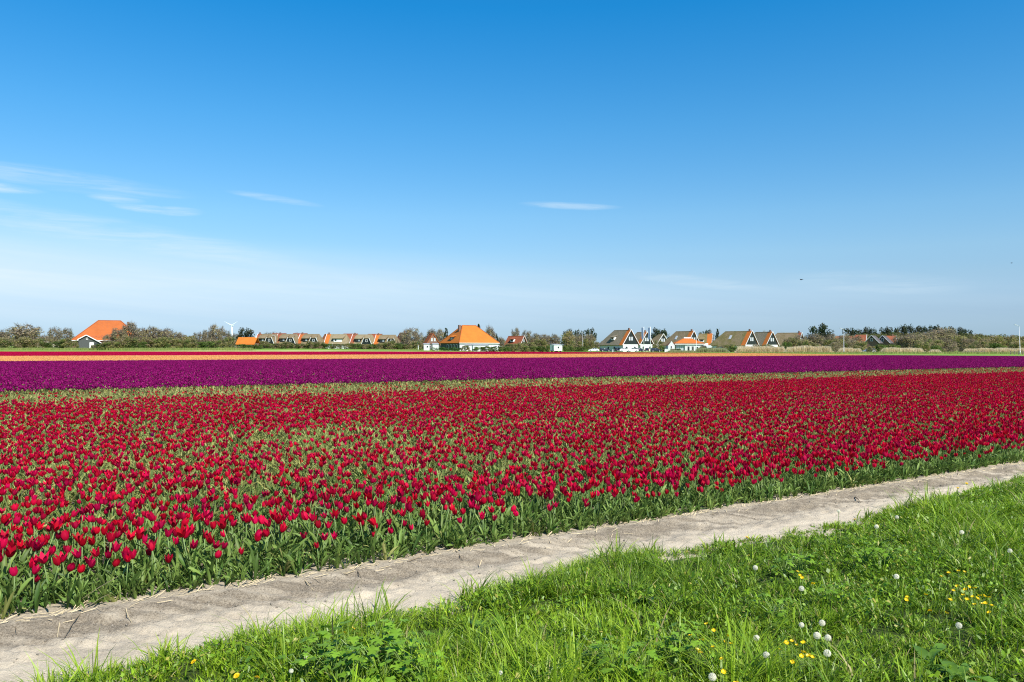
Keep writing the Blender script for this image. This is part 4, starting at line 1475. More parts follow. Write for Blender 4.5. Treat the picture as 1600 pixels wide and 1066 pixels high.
CROWNS = {k: [crown_mesh(k, 40 + 7 * i + j * 100) for i in range(n)] for j, (k, n) in enumerate((('bare', 6), ('olive', 5), ('green', 4), ('pine', 4), ('conifer', 2), ('hedge', 2), ('bare_bush', 4), ('olive_bush', 6)))}
TRUNKS = {k: [trunk_mesh(k, 3 + i) for i in range(2)] for k in CROWNS}
ZONES = [(120, 'left of the orange roofed barn'), (222, 'beside the orange roofed barn'), (366, 'between the barn and the wind turbine'), (404, 'by the small orange roof'),
         (650, 'along the thatched cottage row'), (800, 'round the orange roofed farmhouse'), (858, 'between the farmhouse and the white cabin'), (932, 'between the white cabin and the cars'),
         (1116, 'near the low white building'), (1214, 'before the mossy thatched houses'), (1322, 'behind the reeds left of the tall lamp post'), (1412, 'near the dark gabled houses'), (9999, 'behind the reeds at the right')]
LOOK = {('bare', 0): ('bare_tree', 'tall bare brown tree', 'tree'), ('bare', 1): ('bare_shrub', 'low bare brown shrub', 'shrub'), ('olive', 0): ('budding_tree', 'olive budding tree', 'tree'),
        ('olive', 1): ('budding_shrub', 'low olive budding shrub', 'shrub'), ('green', 0): ('leafy_tree', 'leafy green tree', 'tree'), ('green', 1): ('green_shrub', 'low green shrub', 'shrub'),
        ('pine', 0): ('pine_tree', 'dark pine', 'pine'), ('pine', 1): ('pine_tree', 'dark pine', 'pine'), ('conifer', 0): ('conifer_tree', 'dark pointed conifer', 'conifer'),
        ('conifer', 1): ('conifer_tree', 'dark pointed conifer', 'conifer'), ('hedge', 1): ('hedge', 'clipped green hedge', 'hedge'), ('hedge', 0): ('hedge', 'clipped green hedge', 'hedge')}
ORD = ['first', 'second', 'third', 'fourth', 'fifth', 'sixth', 'seventh', 'eighth', 'ninth', 'tenth', 'eleventh', 'twelfth', 'thirteenth', 'fourteenth', 'fifteenth', 'sixteenth', 'seventeenth', 'eighteenth', 'nineteenth', 'twentieth']
# kind, column in the photo, width, top row, distance
VEG = []
for row in """bare -40 60 514 330|bare 3 30 515 310|bare 40 64 505 305|bare 86 22 511 330|bare 104 24 512 340|bare 70 26 523 300|olive 12 32 528 285|olive 38 34 526 285|olive 62 30 529 285|green 86 30 532 285|olive 102 22 529 285|bare 114 16 526 310|olive 118 10 532 270|olive 150 16 539 262|green 160 18 536 262
bare 184 26 512 272|bare 203 34 503 285|bare 170 22 522 272|olive 192 30 524 268|olive 168 24 534 262|olive 178 22 534 265|olive 205 26 528 268|green 216 26 532 268|bare 223 30 512 290
bare 238 36 509 300|bare 258 36 513 300|bare 276 32 518 300|olive 294 24 523 300|olive 228 30 526 285|olive 250 32 527 285|olive 272 30 528 285|olive 296 26 530 285
bare 312 24 519 310|bare 337 28 507 320|bare 352 22 516 330|bare 324 22 515 330|green 309 22 533 290|green 326 22 532 290|olive 344 20 531 290|olive 360 20 527 300
pine 385 22 513 350|green 378 16 537 300|green 390 18 539 300|green 402 16 537 300|bare 404 16 523 400|bare 365 18 521 380
olive 412 20 533 325|green 424 18 537 325|olive 437 20 536 325|olive 449 20 534 325|green 460 18 538 325|olive 472 18 537 325|olive 487 22 533 325|olive 500 20 534 325|green 514 18 537 325|olive 527 20 537.5 325|olive 545 20 536 325|green 558 20 536 325|olive 571 18 538 325|green 583 18 538 325|olive 597 20 536 325|olive 611 24 532 325|green 623 18 535 325|olive 636 16 538 325
bare 418 20 520 420|bare 428 18 519 430|bare 466 20 520 430|bare 548 18 522 430|bare 625 16 521 430
bare 644 36 512 330|bare 632 22 519 345|olive 652 20 534 318|bare 674 24 514 380|bare 688 20 514 385|conifer 697 14 510 375|bare 664 16 524 380
hedge 684 18 542.5 306|hedge 701 18 542.5 306|hedge 716 14 542.5 306|olive 728 14 540 306|bare 765 22 508 365|conifer 748 20 506 368|conifer 776 10 521 345|bare 782 18 526 360|green 748 18 541 303|green 762 18 540.5 303|green 777 18 540 303|olive 797 18 537 306|green 792 14 541 300
olive 808 22 536 310|bare 806 16 512 420|bare 823 18 516 430|olive 826 26 534 320|olive 845 26 530 335|bare 836 30 521 400|bare 852 22 522 400|green 838 20 540 310|green 852 16 540 310|olive 818 18 540 306
olive 888 28 518 345|bare 866 22 521 400|bare 905 22 521 390|bare 921 22 521 390|olive 900 24 533 330|olive 919 20 530 340|pine 888 16 515 440|pine 900 12 517 440|pine 920 18 515 440|green 888 18 540 325|green 908 18 541 325|olive 930 16 534 345
pine 1028 20 515 480|pine 1036 14 517 480|olive 1028 16 532 335|green 1034 12 540 326|green 1058 13 544 312|bare 1052 12 545 310|olive 1098 12 541 318|pine 1104 16 517 480|conifer 1121 13 511 350|green 1096 18 544.5 306|olive 1112 22 543.5 304|olive 1024 14 540 322
bare 1126 16 540 322|olive 1140 18 538 316|green 1146 16 541 306|bare 1180 12 538 320|olive 1200 18 538 318|bare 1196 14 517 420
olive 1234 26 526 300|green 1228 18 532 292|bare 1248 28 523 305|bare 1264 26 524 300|pine 1281 30 508.5 340|bare 1276 34 521 300|bare 1302 34 522 300|olive 1292 28 530 285|olive 1258 26 531 285|olive 1312 22 529 285|bare 1320 24 521 320|bare 1222 14 520 420|olive 1276 20 536 270|bare 1305 18 534 272
pine 1329 22 514.5 480|pine 1351 14 512 480|pine 1363 12 515 480|pine 1384 18 513 500|pine 1397 14 512.5 500|pine 1408 14 511 500|bare 1336 26 523 330|bare 1330 20 530 285|olive 1346 20 533 280|green 1378 22 537 270|green 1396 22 537 270|olive 1362 14 541 262|bare 1408 30 524 310|olive 1340 18 540 268
pine 1418 12 510.5 500|pine 1434 18 510 520|pine 1446 12 512.5 520|pine 1461 16 510.5 520|pine 1478 18 511 520|pine 1494 16 513 520|pine 1508 14 514.5 530|bare 1424 38 520 305|bare 1446 42 520 310|bare 1470 50 511 360|bare 1478 36 527 290|olive 1458 30 530 280|green 1462 16 539 268|olive 1440 26 533 275|olive 1500 38 523 340|olive 1522 40 524 345|olive 1548 44 524 350|olive 1576 44 524 350|olive 1604 44 525 350|olive 1632 44 525 350|green 1556 26 535 310|olive 1530 26 533 310|bare 1514 26 529 320|olive 1590 30 534 315|bare 1488 18 538 280""".replace('\n', '|').split('|'):
    k_, a_, b_, c_, d_ = row.split()
    VEG.append((k_, float(a_), float(b_), float(c_), float(d_)))
VEG.sort(key=lambda v: v[1])


def base_z(x, y):
    z = float(gz(x, y)) - 0.05
    if x > X(1245, 620) and 430 < y < 810:
        z = max(z, float(dune_z(np.array([x]), np.array([y]))[0]) - .1)
    return z


counts = {}; total_n = {}
for (k_, px, wpx, top, d) in VEG:
    zone = next(zn for lim, zn in ZONES if px < lim)
    low = 0 if (hor(px) + 2 - top) > 17 else 1
    total_n[(k_, low if k_ not in ('pine', 'conifer', 'hedge') else 0, zone)] = total_n.get((k_, low if k_ not in ('pine', 'conifer', 'hedge') else 0, zone), 0) + 1
for i, (k_, px, wpx, top, d) in enumerate(VEG):
    zone = next(zn for lim, zn in ZONES if px < lim)
    low = 0 if (hor(px) + 2 - top) > 17 else 1
    if k_ in ('pine', 'conifer', 'hedge'):
        low = 0
    key = (k_, low, zone)
    counts[key] = counts.get(key, 0) + 1
    nm, look, cat = LOOK[(k_, low)]
    lab = f'{look} {zone}' if total_n[key] == 1 else f'{look}, {ORD[counts[key] - 1]} from left {zone}'
    x = X(px, d); z0 = base_z(x, d)
    ht = H - (top - hor(px)) * d / F - z0
    wd = wpx * d / F * {'pine': 1.35, 'conifer': 1.1}.get(k_, 1.2 if low else 1.12)
    t = thing(nm, lab, cat, (x, d, z0), RR.uniform(0, 6.28), 'trees and shrubs at the back of the fields')
    vis = .93 if k_ in ('bare', 'olive', 'pine') else 1.0
    t.scale = (wd, wd if k_ != 'hedge' else 1.6, ht / vis)
    if k_ == 'hedge':
        t.rotation_euler = (0, 0, 0)
    ck = k_ + '_bush' if low and k_ in ('bare', 'olive') else k_
    j = (i * 7 + int(px)) % len(CROWNS[ck])
    link('crown', CROWNS[ck][j], t)
    if k_ in ('bare', 'olive', 'pine', 'conifer', 'green') and not low:
        link('trunk', TRUNKS[k_][i % 2], t)


# far woods that read as one mass
def clump_mass(name, label, pts, seed, per, size, cols):
    rng = np.random.default_rng(seed)
    pts = np.asarray(pts)                                   # x, y, z, radius
    k = len(pts)
    r = np.repeat(np.arange(k), per)
    d = rng.normal(0, 1, (k * per, 3)); d /= np.linalg.norm(d, axis=1)[:, None]
    d[:, 2] = np.abs(d[:, 2]) * 1.0 - .15
    P = pts[r, :3] + d * (pts[r, 3] * rng.uniform(.55, 1, k * per) ** .5)[:, None]
    d = d + rng.normal(0, .45, (k * per, 3)) + np.array([0, 0, .3])
    t1 = np.cross(d, rng.normal(0, 1, (k * per, 3))); t1 /= np.linalg.norm(t1, axis=1)[:, None]
    t2 = np.cross(t1, d); t2 /= (np.linalg.norm(t2, axis=1)[:, None] + 1e-6)
    s = (size * rng.uniform(.5, 1.2, k * per))[:, None]
    V = np.stack([P - t1 * s, P - t2 * s * .6, P + t1 * s, P + t2 * s * .6], 1).reshape(-1, 3)
    c = np.array(cols)[rng.integers(0, len(cols), k)] * rng.uniform(.75, 1.2, (k, 1))
    C = np.repeat(c[r] * rng.uniform(.85, 1.15, (k * per, 1)), 4, 0)
    link(name, mesh_np(name, V, [np.arange(k * per)[:, None] * 4 + np.array([[0, 1, 2, 3]])], {'col': C}, [M['crown']]), kind='stuff', label=label)


rg = np.random.default_rng(3)
n_ = 900
yy = rg.uniform(500, 700, n_); pxs = rg.uniform(1270, 1960, n_); xx = (pxs - 800) / F * yy
zz_ = dune_z(xx, yy)
clump_mass('woodland', 'low wood covering the dune at the right', np.stack([xx, yy, zz_ + rg.uniform(-.4, 1.4, n_), rg.uniform(1.6, 3.4, n_)], 1), 5, 42, .62,
           [(.135, .14, .045), (.175, .165, .06), (.10, .115, .04), (.19, .155, .08), (.075, .095, .04)])
n_ = 420
yy = rg.uniform(455, 530, n_); pxs = rg.uniform(1312, 1540, n_); xx = (pxs - 800) / F * yy
tp = np.interp(pxs, [1312, 1345, 1400, 1500, 1540], [522, 519.5, 517, 517.5, 521])
zt = H - (tp - 543.5) * yy / F - 2.2
clump_mass('woodland', 'dense olive wood under the dark pines at the right', np.stack([xx, yy, 2 + (zt - 2) * rg.uniform(.25, 1, n_) ** .6, rg.uniform(1.4, 2.6, n_)], 1), 15, 42, .5,
           [(.12, .13, .04), (.17, .16, .055), (.09, .105, .035), (.18, .15, .075)])
n_ = 1300
yy = rg.uniform(520, 640, n_); pxs = rg.uniform(-420, 1330, n_); xx = (pxs - 800) / F * yy
hz_ = np.interp(pxs, [-420, 0, 200, 420, 640, 820, 1000, 1330], [6, 5.5, 6, 6.4, 5.6, 6.0, 6.0, 6]) * rg.uniform(.3, 1, n_)
clump_mass('woodland', 'low brown wood far behind the village', np.stack([xx, yy, gz(xx, yy) + hz_ - 1.2, rg.uniform(1.4, 3.0, n_)], 1), 6, 34, .55,
           [(.21, .17, .11), (.24, .21, .11), (.17, .17, .07), (.24, .19, .125)])


# dry reeds and marram
def reeds(name, label, strips, seed, col_a, col_b):
    rng = np.random.default_rng(seed)
    Vs = []; Cs = []
    for (p0, p1, d, dep, top, dens) in strips:
        L = (p1 - p0) / F * d; n = int(L * dens)
        y = d + rng.uniform(-dep / 2, dep / 2, n)
        px = rng.uniform(p0, p1, n); x = (px - 800) / F * y
        z0 = gz(x, y) - .05
        fade = np.clip(np.minimum(px - p0, p1 - px) / 7.0, .35, 1)
        h = (H - (top - hor(px)) * y / F - z0) * fade * (0.62 + .5 * fbm(x * .35, y * .35, seed)) * rng.uniform(.75, 1.05, n)
        a = rng.uniform(0, 6.28, n); w_ = rng.uniform(.025, .06, n)
        lx_, ly_ = rng.normal(0, .16, n) * h, rng.normal(0, .12, n) * h
        c, s = np.cos(a) * w_, np.sin(a) * w_
        Vs.append(np.stack([np.stack([x - c, y - s, z0], 1), np.stack([x + c, y + s, z0], 1), np.stack([x + lx_ + c * .8, y + ly_ + s * .8, z0 + h], 1), np.stack([x + lx_ - c * .8, y + ly_ - s * .8, z0 + h * .97], 1)], 1).reshape(-1, 3))
        f = rng.uniform(0, 1, n)[:, None]
        Cs.append(np.repeat(np.array(col_a) * (1 - f) + np.array(col_b) * f, 4, 0))
    V = np.concatenate(Vs); n = len(V) // 4
    link(name, mesh_np(name, V, [np.arange(n)[:, None] * 4 + np.array([[0, 1, 2, 3]])], {'col': np.concatenate(Cs)}, [M['reed']]), kind='stuff', label=label)


reeds('reeds', 'pale dry reeds in front of the thatched houses and trees at right', [(1148, 1230, 268, 6, 540.5, 260), (1225, 1302, 262, 6, 540.0, 260), (1306, 1350, 258, 5, 543, 220), (1374, 1446, 262, 6, 542.5, 240), (1448, 1474, 262, 4, 545, 160),
                                                           (1502, 1560, 275, 7, 543.3, 280), (1550, 1690, 272, 7, 542.8, 280)], 8, (.78, .66, .44), (.60, .49, .30))
reeds('dune_grass', 'grey green dune grass before the low white building', [(1084, 1140, 300, 6, 543, 240), (1040, 1090, 300, 4, 547, 160)], 9, (.48, .46, .26), (.34, .36, .17))
reeds('tall_grass', 'tufts of yellowish grass along the foot of the far shrubs', [(-60, 400, 262, 8, 543.0, 60), (400, 660, 300, 6, 545.5, 60), (1150, 1620, 248, 8, 549.2, 50)], 10, (.42, .40, .14), (.25, .31, .08))

# ------------------------------------------------------------------ buildings
def window_x(parent, x, y, z, wd, ht, pane=None, name='window'):
    """window in a wall facing +x, centred on (y, z)"""
    f = MB()
    b = .10
    for (y0, y1, z0, z1) in ((y - wd / 2, y + wd / 2, z - ht / 2, z - ht / 2 + b), (y - wd / 2, y + wd / 2, z + ht / 2 - b, z + ht / 2), (y - wd / 2, y - wd / 2 + b, z - ht / 2 + b, z + ht / 2 - b), (y + wd / 2 - b, y + wd / 2, z - ht / 2 + b, z + ht / 2 - b)):
        f.box(x, x + .09, y0, y1, z0, z1)
    o = f.build(name, M['white'], parent)
    MB().box(x, x + .04, y - wd / 2 + b, y + wd / 2 - b, z - ht / 2 + b, z + ht / 2 - b).build('pane', pane or M['glass'], o)


def window_y(parent, x, y, z, wd, ht, pane=None, name='window'):
    """window in a wall facing -y, centred on (x, z)"""
    f = MB()
    b = .10
    for (x0, x1, z0, z1) in ((x - wd / 2, x + wd / 2, z - ht / 2, z - ht / 2 + b), (x - wd / 2, x + wd / 2, z + ht / 2 - b, z + ht / 2), (x - wd / 2, x - wd / 2 + b, z - ht / 2 + b, z + ht / 2 - b), (x + wd / 2 - b, x + wd / 2, z - ht / 2 + b, z + ht / 2 - b)):
        f.box(x0, x1, y - .09, y, z0, z1)
    o = f.build(name, M['white'], parent)
    MB().box(x - wd / 2 + b, x + wd / 2 - b, y - .04, y, z - ht / 2 + b, z + ht / 2 - b).build('pane', pane or M['glass'], o)


def at(px, d, dz=0.0):
    x = X(px, d)
    return (x, d, float(gz(x, d)) - .05 + dz)


def gable_house(name, label, px, d, L, W, eave, ridge, theta, thatch, hip=5.0, strip=1.9, wall='render_wall', board='black_board', tile='tile', group=None, sky=None, skyl=(-6.5, .45), low=True, chimney=True):
    """steep roofed house; the gable is at local x = 0 facing +x, the body runs to x = -L where the roof is hipped"""
    t = thing(name, label, 'house', at(px, d), -math.radians(theta), group)
    h = W / 2; o = .35; k = (ridge - eave) / h
    ez = eave - o * k
    MB().box(-L + .5, -.05, -h + .25, h - .25, 0, eave - .05).build('wall', M[wall], t)
    MB().slab([(0, -h + .25, eave - .05), (0, h - .25, eave - .05), (0, 0, ridge - .42)], .2).build('gable', M[board], t)
    s0 = -strip if strip else .3
    r = MB()
    r.slab([(-L - o, -h - o, ez), (s0, -h - o, ez), (s0, 0, ridge), (-L + hip, 0, ridge)], .32)
    r.slab([(s0, h + o, ez), (-L - o, h + o, ez), (-L + hip, 0, ridge), (s0, 0, ridge)], .32)
    if hip > .1:
        r.slab([(-L - o, h + o, ez), (-L - o, -h - o, ez), (-L + hip, 0, ridge)], .32)
    else:
        MB().slab([(-L, h, eave - .05), (-L, -h, eave - .05), (-L, 0, ridge - .4)], .2).build('gable', M[board], t)
    ro = r.build('roof', M[thatch], t)
    if strip:
        g = MB()
        g.slab([(s0 + .003, -h - o, ez + .06), (.3, -h - o, ez + .06), (.3, 0, ridge + .06), (s0 + .003, 0, ridge + .06)], .2)
        g.slab([(.3, h + o, ez + .06), (s0 + .003, h + o, ez + .06), (s0 + .003, 0, ridge + .06), (.3, 0, ridge + .06)], .2)
        g.build('tiled_edge', M[tile], t)
    for s in (-1, 1):
        MB().bar((.36, s * (h + o), ez + .02), (.36, s * .03, ridge + .06), .10, .18 if W > 6.7 else .12).build('bargeboard', M['white'] if name == 'thatched_house' or px > 700 else M['brick'], t)
    if chimney:
        MB().box(-1.3, -.75, -.28, .28, ridge - .3, ridge + .75).build('chimney', M['brick'], ro)
    zt = eave + (ridge - eave) * .38
    if W > 6:
        window_x(t, .003, -.68, zt, .75, 1.45, M['curtain_glass']); window_x(t, .003, .68, zt, .75, 1.45, M['curtain_glass'])
        if low:
            window_x(t, -.045, -h * .52, eave * .5, 1.3, 1.3); window_x(t, -.045, h * .5, eave * .5, 1.3, 1.3)
            for xx_ in (-L * .35, -L * .6):
                window_y(t, xx_, -h + .247, eave * .5, 1.3, 1.2)
    else:
        window_x(t, .003, 0, zt, .8, 1.1)
    if sky:
        sx_, ff = skyl
        yb = -(h + o) * (1 - ff); zb = ez + (ridge - ez) * ff
        dy_, dz_ = (h + o), (ridge - ez); ln_ = math.hypot(dy_, dz_); dy_, dz_ = dy_ / ln_, dz_ / ln_
        if sky == 'flush':
            MB().slab([(sx_ - .55, yb - dz_ * .1, zb + dy_ * .1), (sx_ + .55, yb - dz_ * .1, zb + dy_ * .1), (sx_ + .55, yb + dy_ * 1.9 - dz_ * .1, zb + dz_ * 1.9 + dy_ * .1), (sx_ - .55, yb + dy_ * 1.9 - dz_ * .1, zb + dz_ * 1.9 + dy_ * .1)], .16).build('skylight', M['curtain_glass'], ro)
        else:
            dm = MB().box(sx_ - .9, sx_ + .9, yb - .5, yb + 1.6, zb, zb + 1.25).build('dormer', M['white'], ro)
            MB().slab([(sx_ - 1.2, yb - .9, zb + 1.2), (sx_ + 1.2, yb - .9, zb + 1.2), (sx_ + 1.2, yb + 2.0, zb + 2.3), (sx_ - 1.2, yb + 2.0, zb + 2.3)], .2).build('dormer_roof', M[thatch], ro)
            MB().box(sx_ - .6, sx_ + .6, yb - .53, yb - .497, zb + .25, zb + 1.1).build('window', M['glass'], ro)
    return t


GH = 'steep roofed thatched holiday houses'
gable_house('thatched_house', 'big grey thatched house with dark green gable, behind the parked cars', 985.5, 330, 15, 9.0, 3.15, 9.1, 55, 'thatch_grey', group=GH, sky='dormer', skyl=(-7.2, .34))
gable_house('thatched_house', 'thatched house with orange roof edge, behind the two flagpoles', 1010.5, 352, 9, 8.0, 3.2, 8.6, 55, 'thatch_olive', group=GH, hip=3)
gable_house('thatched_house', 'small hipped thatched house right of the flagpoles, no tiles', 1036, 372, 8, 8.0, 3.2, 8.0, 60, 'thatch_olive', group=GH, strip=0, chimney=False)
gable_house('thatched_house', 'pale thatched house rising behind the low white building', 1083.5, 348, 15, 8.6, 3.1, 9.0, 54, 'thatch_olive', group=GH, sky='flush', skyl=(-8, .42))
gable_house('thatched_house', 'olive thatched house left of the dark cypress, gable turned away', 1112.5, 352, 8, 7.6, 3.0, 7.9, 22, 'thatch_moss', group=GH, hip=2.6, sky='dormer', skyl=(-4.0, .3))
gable_house('thatched_house', 'large mossy thatched house right of the cypress, gable with three windows', 1174.5, 330, 18, 9.0, 3.1, 8.75, 51, 'thatch_moss', group=GH, sky='flush', skyl=(-9.0, .45))
gable_house('thatched_house', 'thatched house close behind the large mossy one, at its right', 1206.5, 352, 13, 8.4, 3.1, 8.8, 56, 'thatch_grey', group=GH, hip=4)
gable_house('thatched_house', 'grey thatched roof half hidden by shrubs, rightmost of the thatched houses', 1252, 362, 16, 8.4, 3.1, 8.6, 40, 'thatch_olive', group=GH, strip=1.2, tile='tile_red')
gable_house('gabled_house', 'dark roofed house with white edged gable, left of the pair at right', 1362, 300, 5.5, 5.0, 3.9, 6.5, 128, 'tile_dark', hip=0, strip=0, wall='brick', board='brick', group='dark roofed houses at right', chimney=False)
gable_house('gabled_house', 'dark roofed house with white edged gable, right of the pair at right', 1379, 304, 5.5, 5.0, 3.9, 6.5, 128, 'tile_dark', hip=0, strip=0, wall='brick', board='brick', group='dark roofed houses at right', chimney=False)
gable_house('gabled_house', 'house with worn orange roof just left of the two dark gables', 1353, 330, 4, 6, 4.0, 7.2, 30, 'tile_red', hip=0, strip=0, wall='brick', board='render_wall', chimney=False)
gable_house('gabled_house', 'long orange roof low behind bare trees, left of the tall lamp post', 1337, 380, 9, 7, 4.4, 7.3, 20, 'tile_red', hip=0, strip=0, wall='brick', board='brick', chimney=False)
gable_house('gabled_house', 'house with orange roof end behind the two dark gables', 1399, 345, 5, 7, 4.4, 7.0, 20, 'tile_red', hip=0, strip=0, wall='brick', board='brick', chimney=True)
gable_house('gabled_house', 'brown roofed house with white edged gable right of the farmhouse', 818.5, 365, 9, 5.4, 3.2, 6.9, 38, 'tile_red', hip=0, strip=0, wall='brick', board='black_board', sky='dormer', skyl=(-5, .35), chimney=False)
gable_house('gabled_house', 'small orange gable in the scrub, nearer the farmhouse', 839, 410, 5, 4.6, 3.2, 6.3, 62, 'tile_red', hip=0, strip=0, wall='brick', board='render_wall', chimney=False)
gable_house('gabled_house', 'small orange gable in the scrub just left of the white cabin', 854, 410, 5, 4.6, 3.2, 6.3, 62, 'tile_red', hip=0, strip=0, wall='brick', board='render_wall', chimney=False)
gable_house('gabled_house', 'dark gabled house with orange right roof edge, left of the farmhouse', 677, 372, 7, 6.6, 2.8, 7.8, 70, 'tile_worn', hip=0, strip=0, wall='grey_board', board='brick', chimney=False)
gable_house('gabled_house', 'brown gabled house behind a bare tree at the end of the cottage row', 633, 372, 7, 6.4, 3.0, 7.9, 62, 'tile_red', hip=0, strip=0, wall='brick', board='black_board', chimney=True)


# the two big pyramid farmhouses
def pyramid_farm(name, label, px, d, W, D, ridge_half, eave, ridge, rz, tile, wall, white_front):
    t = thing(name, label, 'farmhouse', at(px, d), math.radians(rz))
    h, g, o = W / 2, D / 2, .45
    kx = (ridge - eave) / (h - ridge_half)
    MB().box(-h, h, -g, g, 0, eave + .1).build('wall', M[wall], t)
    r = MB()
    c = [(-h - o, -g - o, eave - .2), (h + o, -g - o, eave - .2), (h + o, g + o, eave - .2), (-h - o, g + o, eave - .2)]
    a, b = (-ridge_half, 0, ridge), (ridge_half, 0, ridge)
    for q in ((c[0], c[1], b, a), (c[1], c[2], b), (c[2], c[3], a, b), (c[3], c[0], a)):
        r.slab(q, .2)
    ro = r.build('roof', M[tile], t)
    cap = MB()
    for p_, q_ in ((a, b), (c[0], a), (c[1], b), (c[2], b), (c[3], a)):
        cap.bar((p_[0], p_[1], p_[2] + .06), (q_[0], q_[1], q_[2] + .06), .26, .16)
    cap.build('ridge_tiles', M['tile_worn'], ro)
    MB().box(-h - o, h + o, -g - o - .06, -g - o, eave - .38, eave - .18).build('gutter', M['white'], t)
    return t, ro


F1, R1 = pyramid_farm('farmhouse', 'white walled farmhouse with tall orange pyramid roof, mid picture', 733, 339, 18.2, 18.2, 3.2, 3.5, 10.8, 30.7, 'tile_bright', 'render_wall', True)
MB().box(-5.6, -4.6, -1.4, -.6, 6.8, 10.9).build('chimney', M['brick'], R1)
for x_ in (-6.5, -3.6, 3.4, 6.2):
    window_y(F1, x_, -9.1, 1.6, 1.3, 1.5)
MB().box(-9.13, -9.1, -8.8, 8.8, .35, 3.2).build('dark_side_wall', M['grey_board'], F1)
for y_ in (-6.5, -3.8, -1.0, 2.0):
    w0 = MB().box(-9.2, -9.131, y_ - .75, y_ + .75, .8, 2.6).build('window', M['white'], F1)
    MB().box(-9.215, -9.2, y_ - .6, y_ + .6, .95, 2.45).build('pane', M['glass'], w0)
# dormer on the left slope, skylight on the front slope
dm = MB().box(-8.3, -5.0, -1.4, 1.4, 4.4, 5.9).build('dormer', M['black_board'], R1)
MB().slab([(-8.7, 1.7, 5.9), (-8.7, -1.7, 5.9), (-4.3, -1.7, 7.6), (-4.3, 1.7, 7.6)], .2).build('dormer_roof', M['tile_bright'], R1)
MB().box(-8.34, -8.301, -.9, .9, 4.6, 5.6).build('window', M['curtain_glass'], R1)
MB().slab([(4.6, -6.55, 5.55), (5.3, -6.55, 5.55), (5.3, -5.2, 6.6), (4.6, -5.2, 6.6)], .1).build('skylight', M['glass'], R1)

F2, R2 = pyramid_farm('farmhouse', 'old barn farmhouse with huge orange roof, far left of the village', 171, 300, 22.4, 19, 3.7, 3.3, 10.6, 23, 'tile_worn', 'brick', False)
MB().box(6.0, 6.7, -.35, .35, 7.2, 10.2).build('chimney', M['brick'], R2)
for x_, z_ in ((1.2, 4.9), (3.6, 5.2)):
    yb = -9.5 + (z_ - 3.1) / (10.6 - 3.1) * 9.95 - .45
    MB().slab([(x_, yb - .12, z_), (x_ + .55, yb - .12, z_), (x_ + .55, yb + 1.0, z_ + .95), (x_, yb + 1.0, z_ + .95)], .1).build('skylight', M['glass'], R2)
# worn lettering laid in darker tiles on the barn roof, hardly legible from here
fc = bpy.data.curves.new('roof_lettering', 'FONT')
fc.body = 'VALDIS'; fc.size = 1.55; fc.extrude = 0.02; fc.space_character = 1.12
fo = bpy.data.objects.new('roof_lettering', fc)
COL.objects.link(fo)
lm = bpy.data.meshes.new_from_object(fo.evaluated_get(bpy.context.evaluated_depsgraph_get()))
bpy.data.objects.remove(fo)
lm.materials.clear(); lm.materials.append(M['tile_letters'])
lo = link('roof_lettering', lm, F2, (-5.4, -9.95 + (4.15 - 3.1) * 9.95 / 7.5 - .03, 4.15 + .04)); lo.rotation_euler = (math.atan2(7.5, 9.95), 0, 0)
# lean-to gable of the barn: grey boards, white edges, white door
e0 = MB().box(-11.7, -4.7, -13.2, -8.9, 0, 2.2).build('annex_wall', M['grey_board'], F2)
MB().slab([(-11.7, -13.2, 2.2), (-4.7, -13.2, 2.2), (-9.2, -13.2, 4.75), (-11.7, -13.2, 3.3)], .2).build('annex_gable', M['grey_board'], F2)
ar = MB()
ar.slab([(-4.2, -13.6, 2.05), (-4.2, -5.5, 2.05), (-9.2, -5.5, 4.95), (-9.2, -13.6, 4.95)], .18)
ar.slab([(-12.0, -5.5, 3.31), (-12.0, -13.6, 3.31), (-9.2, -13.6, 4.95), (-9.2, -5.5, 4.95)], .18)
ar.build('annex_roof', M['tile_worn'], F2)
MB().bar((-4.1, -13.68, 1.95), (-9.2, -13.68, 4.92), .12, .26).build('bargeboard', M['white'], F2)
MB().bar((-12.05, -13.68, 3.25), (-9.25, -13.68, 4.92), .12, .26).build('bargeboard', M['white'], F2)
dd = MB().box(-8.2, -6.9, -13.28, -13.203, 0, 2.3).build('door', M['white'], F2)
MB().box(-7.75, -7.35, -13.3, -13.281, .2, 1.3).build('pane', M['glass'], dd)
MB().box(-6.5, -5.4, -13.25, -13.203, 0, 2.0).build('dark_doorway', M['glass'], F2)
window_y(F2, -9.0, -13.203, 3.6, .6, .7)
for ch in F2.children:
    if ch.name.split('.')[0] in ('annex_wall', 'annex_gable', 'annex_roof', 'bargeboard', 'door', 'dark_doorway', 'window'):
        ch.location.x += 2.7


